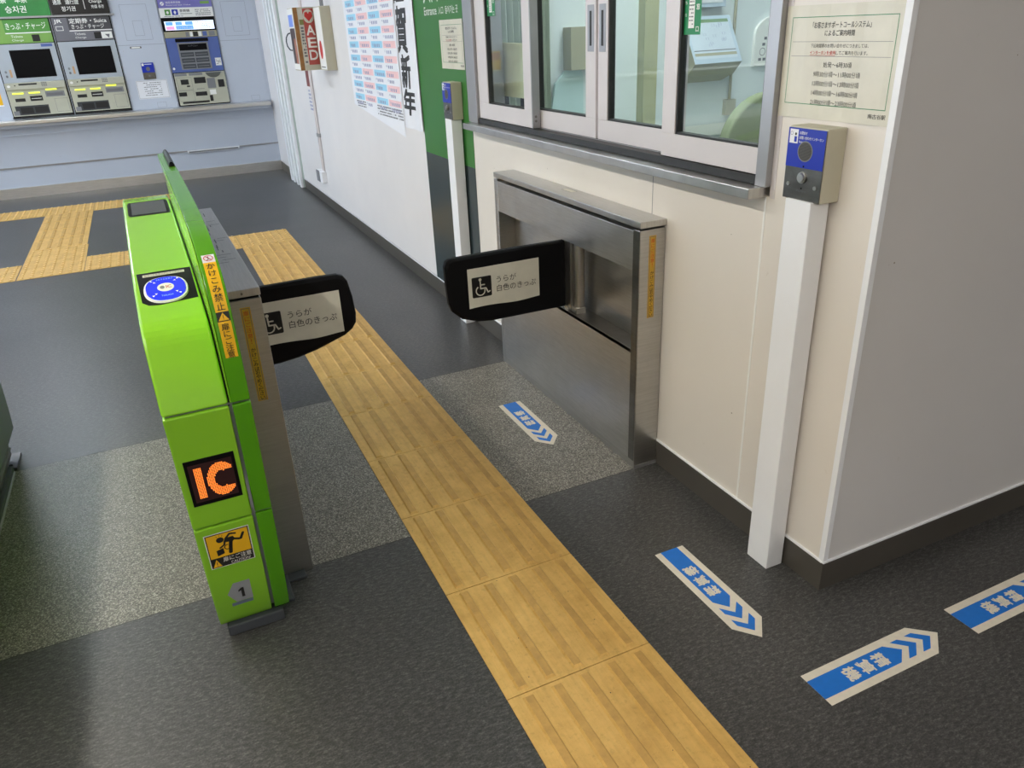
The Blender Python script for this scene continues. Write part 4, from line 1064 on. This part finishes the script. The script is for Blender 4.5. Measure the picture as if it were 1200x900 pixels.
# ------------------------------------------------------------------ ticket office interior
OY = 3.56
mb = MB(); mb.box(W + T, 6.4, OY, OY + .1, 0, 2.75, TEAL); struct('wall_office', mb)
mb = MB(); mb.box(6.4, 6.5, CY + T, OY + .1, 0, 2.75, TEAL); struct('wall_office_end', mb)
mb = MB(); mb.box(W + T + .01, 4.6, OY - .55, OY - .01, .72, .78, plain('desk_top', rgb(150, 164, 150), .4)); mb.box(W + T + .01, 4.6, OY - .02, OY - .005, .80, .86, WPRINT)
for xx in (1.55, 3.0, 4.5): mb.box(xx, xx + .04, OY - .5, OY - .05, 0, .72, GREYP)
tag(link('office_desk', mb), 'long pale green desk along the office wall behind the windows', 'desk')
# slanted control console on the wall
t = thing('control_console', (2.79, OY - .08, 1.08), 'pale blue slanted control console on the office wall', 'console')
mb = MB(); mb.prism_x([(OY, 1.08), (OY - .10, 1.12), (OY - .16, 1.18), (OY - .03, 1.40), (OY, 1.40)], 2.60, 2.90, KHAKI); link('body', mb, t)
def slope(u, v, h):   # v: 0..1 up the slope
    return (u, OY - .162 + .13 * v - h, 1.18 + .22 * v)
D = Dec(slope); D.rect(2.60, 0, 2.90, 1, plain('console_frame', rgb(188, 204, 220), .4), 0); D.rect(2.615, .10, 2.88, .93, plain('console_sheet', rgb(206, 216, 228), .4), 1)
D.rect(2.615, .86, 2.88, .93, plain('console_green', rgb(120, 150, 110), .5), 2)
for k in range(14):
    a = random.uniform(2.63, 2.84); b = random.uniform(.35, .8); D.frame(a, b, a + .018, b + .05, .002, INKB, 2)
D.rect(2.615, .16, 2.88, .22, KHAKI, 2); D.rect(2.615, .26, 2.88, .28, INKG, 2); D.build('diagram', t)
mb = MB(); mb.box(2.60, 2.86, OY - .05, OY, 1.44, 1.75, plain('console_frame', rgb(188, 204, 220), .4)); mb.box(2.62, 2.84, OY - .053, OY - .05, 1.46, 1.73, PAPERW)
tag(link('display_board', mb, bevel=.003), 'framed pale board above the slanted console in the office', 'board')
mb = MB(); mb.tube((2.955, OY - .015, .93), (2.955, OY - .015, 2.7), .008, KHAKI, 10); mb.box(2.925, 2.99, OY - .03, OY, .90, .98, BEIGE)
tag(link('cable_duct', mb), 'thin cable duct ending in a switch box on the office wall', 'pipe')
mb = MB(); n = 12
pts = [(3.10, 1.14), (3.40, 1.14), (3.40, 1.30)] + [(3.25 + .15 * math.cos(math.pi * i / n), 1.30 + .09 * math.sin(math.pi * i / n)) for i in range(n + 1)] + [(3.10, 1.30)]
mb.prism_y(pts, OY - .02, OY, WPRINT); o = tag(link('round_topped_board', mb), 'white round-topped board with small symbols on the office wall', 'board')
D = Dec(on_y(OY - .02)); D.ring(3.155, 1.21, .02, .003, INKG, 0)
for a, b in ((3.16, 1.27), (3.15, 1.24), (3.13, 1.165), (3.16, 1.165), (3.19, 1.17)): D.rect(a, b, a + .02, b + .014, INKG, 0)
D.build('symbols', o, org=ORG[o.name])
# office chair
t = thing('office_chair', (2.53, 2.53, 0), 'olive office chair with rounded back behind the glass', 'chair')
mb = MB(); ang = [math.pi * i / 16 for i in range(17)]
pts = [(2.28, .66), (2.78, .66)] + [(2.53 + .25 * math.cos(a), .86 + .23 * math.sin(a)) for a in ang]
mb.prism_y(pts, 2.74, 2.80, OLIVE); link('backrest', mb, t, bevel=.015, seg=3)
mb = MB(); mb.box(2.33, 2.73, 2.34, 2.72, .44, .52, OLIVE); link('seat', mb, t, bevel=.02, seg=3)
mb = MB(); mb.box(2.49, 2.57, 2.70, 2.74, .47, .80, DGREY); mb.tube((2.53, 2.53, .08), (2.53, 2.53, .44), .025, DGREY); link('column', mb, t)
mb = MB()
for k in range(5):
    q = k * 2 * math.pi / 5; e = (2.53 + .25 * math.cos(q), 2.53 + .25 * math.sin(q))
    mb.tube((2.53, 2.53, .08), (e[0], e[1], .05), .016, DGREY, 10); mb.tube((e[0], e[1] - .015, .027), (e[0], e[1] + .015, .027), .027, BLACK, 14)
link('base', mb, t)
mb = MB(); mb.box(2.45, 2.80, OY - .42, OY - .20, .781, .80, plain('keyboard', rgb(196, 200, 186), .5))
o = tag(link('keyboard', mb, bevel=.003), 'pale keyboard lying on the office desk', 'keyboard')
D = Dec(lambda u, v, h: (u, v, .80 + h))
for i in range(16):
    for j in range(5): D.rect(2.462 + .021 * i, OY - .405 + .038 * j, 2.478 + .021 * i, OY - .375 + .038 * j, WPRINT, 0)
D.build('keys', o, org=ORG[o.name])
# cupboard, board and panels seen through the middle sashes
mb = MB(); mb.box(1.93, 2.06, OY - .08, OY, 1.19, 1.38, KHAKI); mb.box(2.035, 2.05, OY - .083, OY - .08, 1.355, 1.372, WPRINT); mb.box(2.035, 2.05, OY - .083, OY - .08, 1.22, 1.26, GREYP)
tag(link('wall_cabinet', mb, bevel=.004), 'small khaki cabinet on the office wall', 'cabinet')
mb = MB(); pts = [(1.845, .865), (2.025, .865), (2.025, 1.15)] + [(1.985 + .04 * math.cos(a), 1.15 + .05 * math.sin(a)) for a in ang[:9]] + [(1.92, 1.185), (1.87, 1.13), (1.845, 1.0)]
mb.prism_y(pts, OY - .03, OY - .012, plain('pale_blue_board', rgb(196, 222, 224), .5)); tag(link('round_topped_board', mb), 'pale blue round-cornered board standing below the khaki cabinet in the office', 'board')
mb = MB(); mb.box(2.36, 2.44, OY - .06, OY, .865, 2.7, plain('post_khaki', rgb(176, 176, 140), .5)); tag(link('office_pilaster', mb), 'khaki upright post on the office wall behind the sliding panes', 'post')
CURT = plain('grey_green_curtain', rgb(196, 206, 196), .8)
mb = MB(); N = 60
for i in range(N):
    a = 1.52 + .28 * i / N; b = 1.52 + .28 * (i + 1) / N
    ya = OY - .10 + .022 * math.sin(i * .9); yb = OY - .10 + .022 * math.sin((i + 1) * .9)
    mb.hull([(a, ya, .865), (b, yb, .865), (b, yb + .004, .865), (a, ya + .004, .865)], [(a, ya, 2.6), (b, yb, 2.6), (b, yb + .004, 2.6), (a, ya + .004, 2.6)], CURT)
tag(link('curtain', mb), 'grey-green curtain hanging behind the second office pane', 'curtain')
t = thing('propped_board', (1.50, 3.0, 1.10), 'cream board propped behind the first office pane', 'board')
mb = MB(); mb.hull([(1.500, 3.10, 1.115), (1.507, 3.10, 1.115), (1.507, 3.42, 1.115), (1.500, 3.42, 1.115)], [(1.508, 3.10, 1.33), (1.515, 3.10, 1.33), (1.515, 3.42, 1.335), (1.508, 3.42, 1.335)], plain('cream_board', rgb(224, 218, 186), .6, 0, .08, 8)); link('panel', mb, t, bevel=.001)
mb = MB(); mb.box(1.510, 1.53, 3.16, 3.18, 1.0, 1.14, BLACK); mb.box(1.510, 1.53, 3.34, 3.36, 1.0, 1.14, BLACK); mb.box(1.495, 1.54, 3.10, 3.42, 1.0005, 1.010, BLACK); link('stand', mb, t)
mb = MB(); mb.box(W + T, 2.3, CY + T, OY, .985, 1.0, GREYP); 
mb = MB(); mb.box(W + T + .0005, W + T + .06, 1.3, 3.5, .96, 1.0, GREYP); tag(link('inner_sill', mb), 'narrow grey inner sill behind the office windows', 'ledge')

# ------------------------------------------------------------------ lights
def fixture(x, y0, y1, z, w, mat, label):
    t = thing('ceiling_light', (x, (y0 + y1) / 2, z), label, 'light', 'linear ceiling lights')
    mb = MB(); mb.box(x - w / 2 - .02, x + w / 2 + .02, y0 - .02, y1 + .02, z + .02, 2.749, CEIL); link('housing', mb, t)
    mb = MB(); mb.box(x - w / 2, x + w / 2, y0, y1, z, z + .02, mat); link('diffuser', mb, t)
fixture(-1.25, -3.8, 4.2, 2.62, .06, LAMP, 'added cool fill light beyond the gates, standing in for daylight')
fixture(-1.25, 5.2, 9.0, 2.62, .06, FARFILL, 'added cool fill light beyond the gates, standing in for daylight')
fixture(2.3, 1.6, 3.2, 2.62, .25, LAMPO, 'long linear ceiling light inside the ticket office')
fixture(2.9, -3.6, -.8, 2.62, .08, REARFILL, 'added linear fill light at the rear of the hall')
def area(name, loc, rot, sx, sy, e, col):
    l = bpy.data.lights.new(name, 'AREA'); l.shape = 'RECTANGLE'; l.size = sx; l.size_y = sy; l.energy = e; l.color = col
    o = bpy.data.objects.new(name, l); COL.objects.link(o); o.location = loc; o.rotation_euler = rot; return o

# daylight through the open station front on the far side and the platform side
w = bpy.data.worlds.new('sky'); SC.world = w; w.use_nodes = True
nt = w.node_tree; bg = nt.nodes['Background']
bg.inputs[0].default_value = (0.80, 0.89, 1.0, 1); bg.inputs[1].default_value = 5.0

# ------------------------------------------------------------------ camera
cam = bpy.data.cameras.new('camera'); co = bpy.data.objects.new('camera', cam); COL.objects.link(co)
pitch, yaw, roll, F, H = 0.43982510315051865, 0.41605092537727506, -0.04828682364821086, 892.386580, 1.40064696
fwd = Vector((math.sin(yaw) * math.cos(pitch), math.cos(yaw) * math.cos(pitch), -math.sin(pitch)))
rt = fwd.cross(Vector((0, 0, 1))).normalized(); up = rt.cross(fwd)
r2 = math.cos(roll) * rt + math.sin(roll) * up; u2 = -math.sin(roll) * rt + math.cos(roll) * up
M = Matrix((r2, u2, -fwd)).transposed().to_4x4(); M.translation = Vector((0, 0, H))
co.matrix_world = M
cam.sensor_width = 36; cam.lens = F / 1200 * 36; cam.clip_start = .02
SC.camera = co
vs = SC.view_settings; vs.view_transform = 'Standard'; vs.look = 'None'; vs.gamma = 1; vs.use_curve_mapping = False
vs.exposure = 0.0
SC.cycles.use_denoising = True
SC.cycles.max_bounces = 8
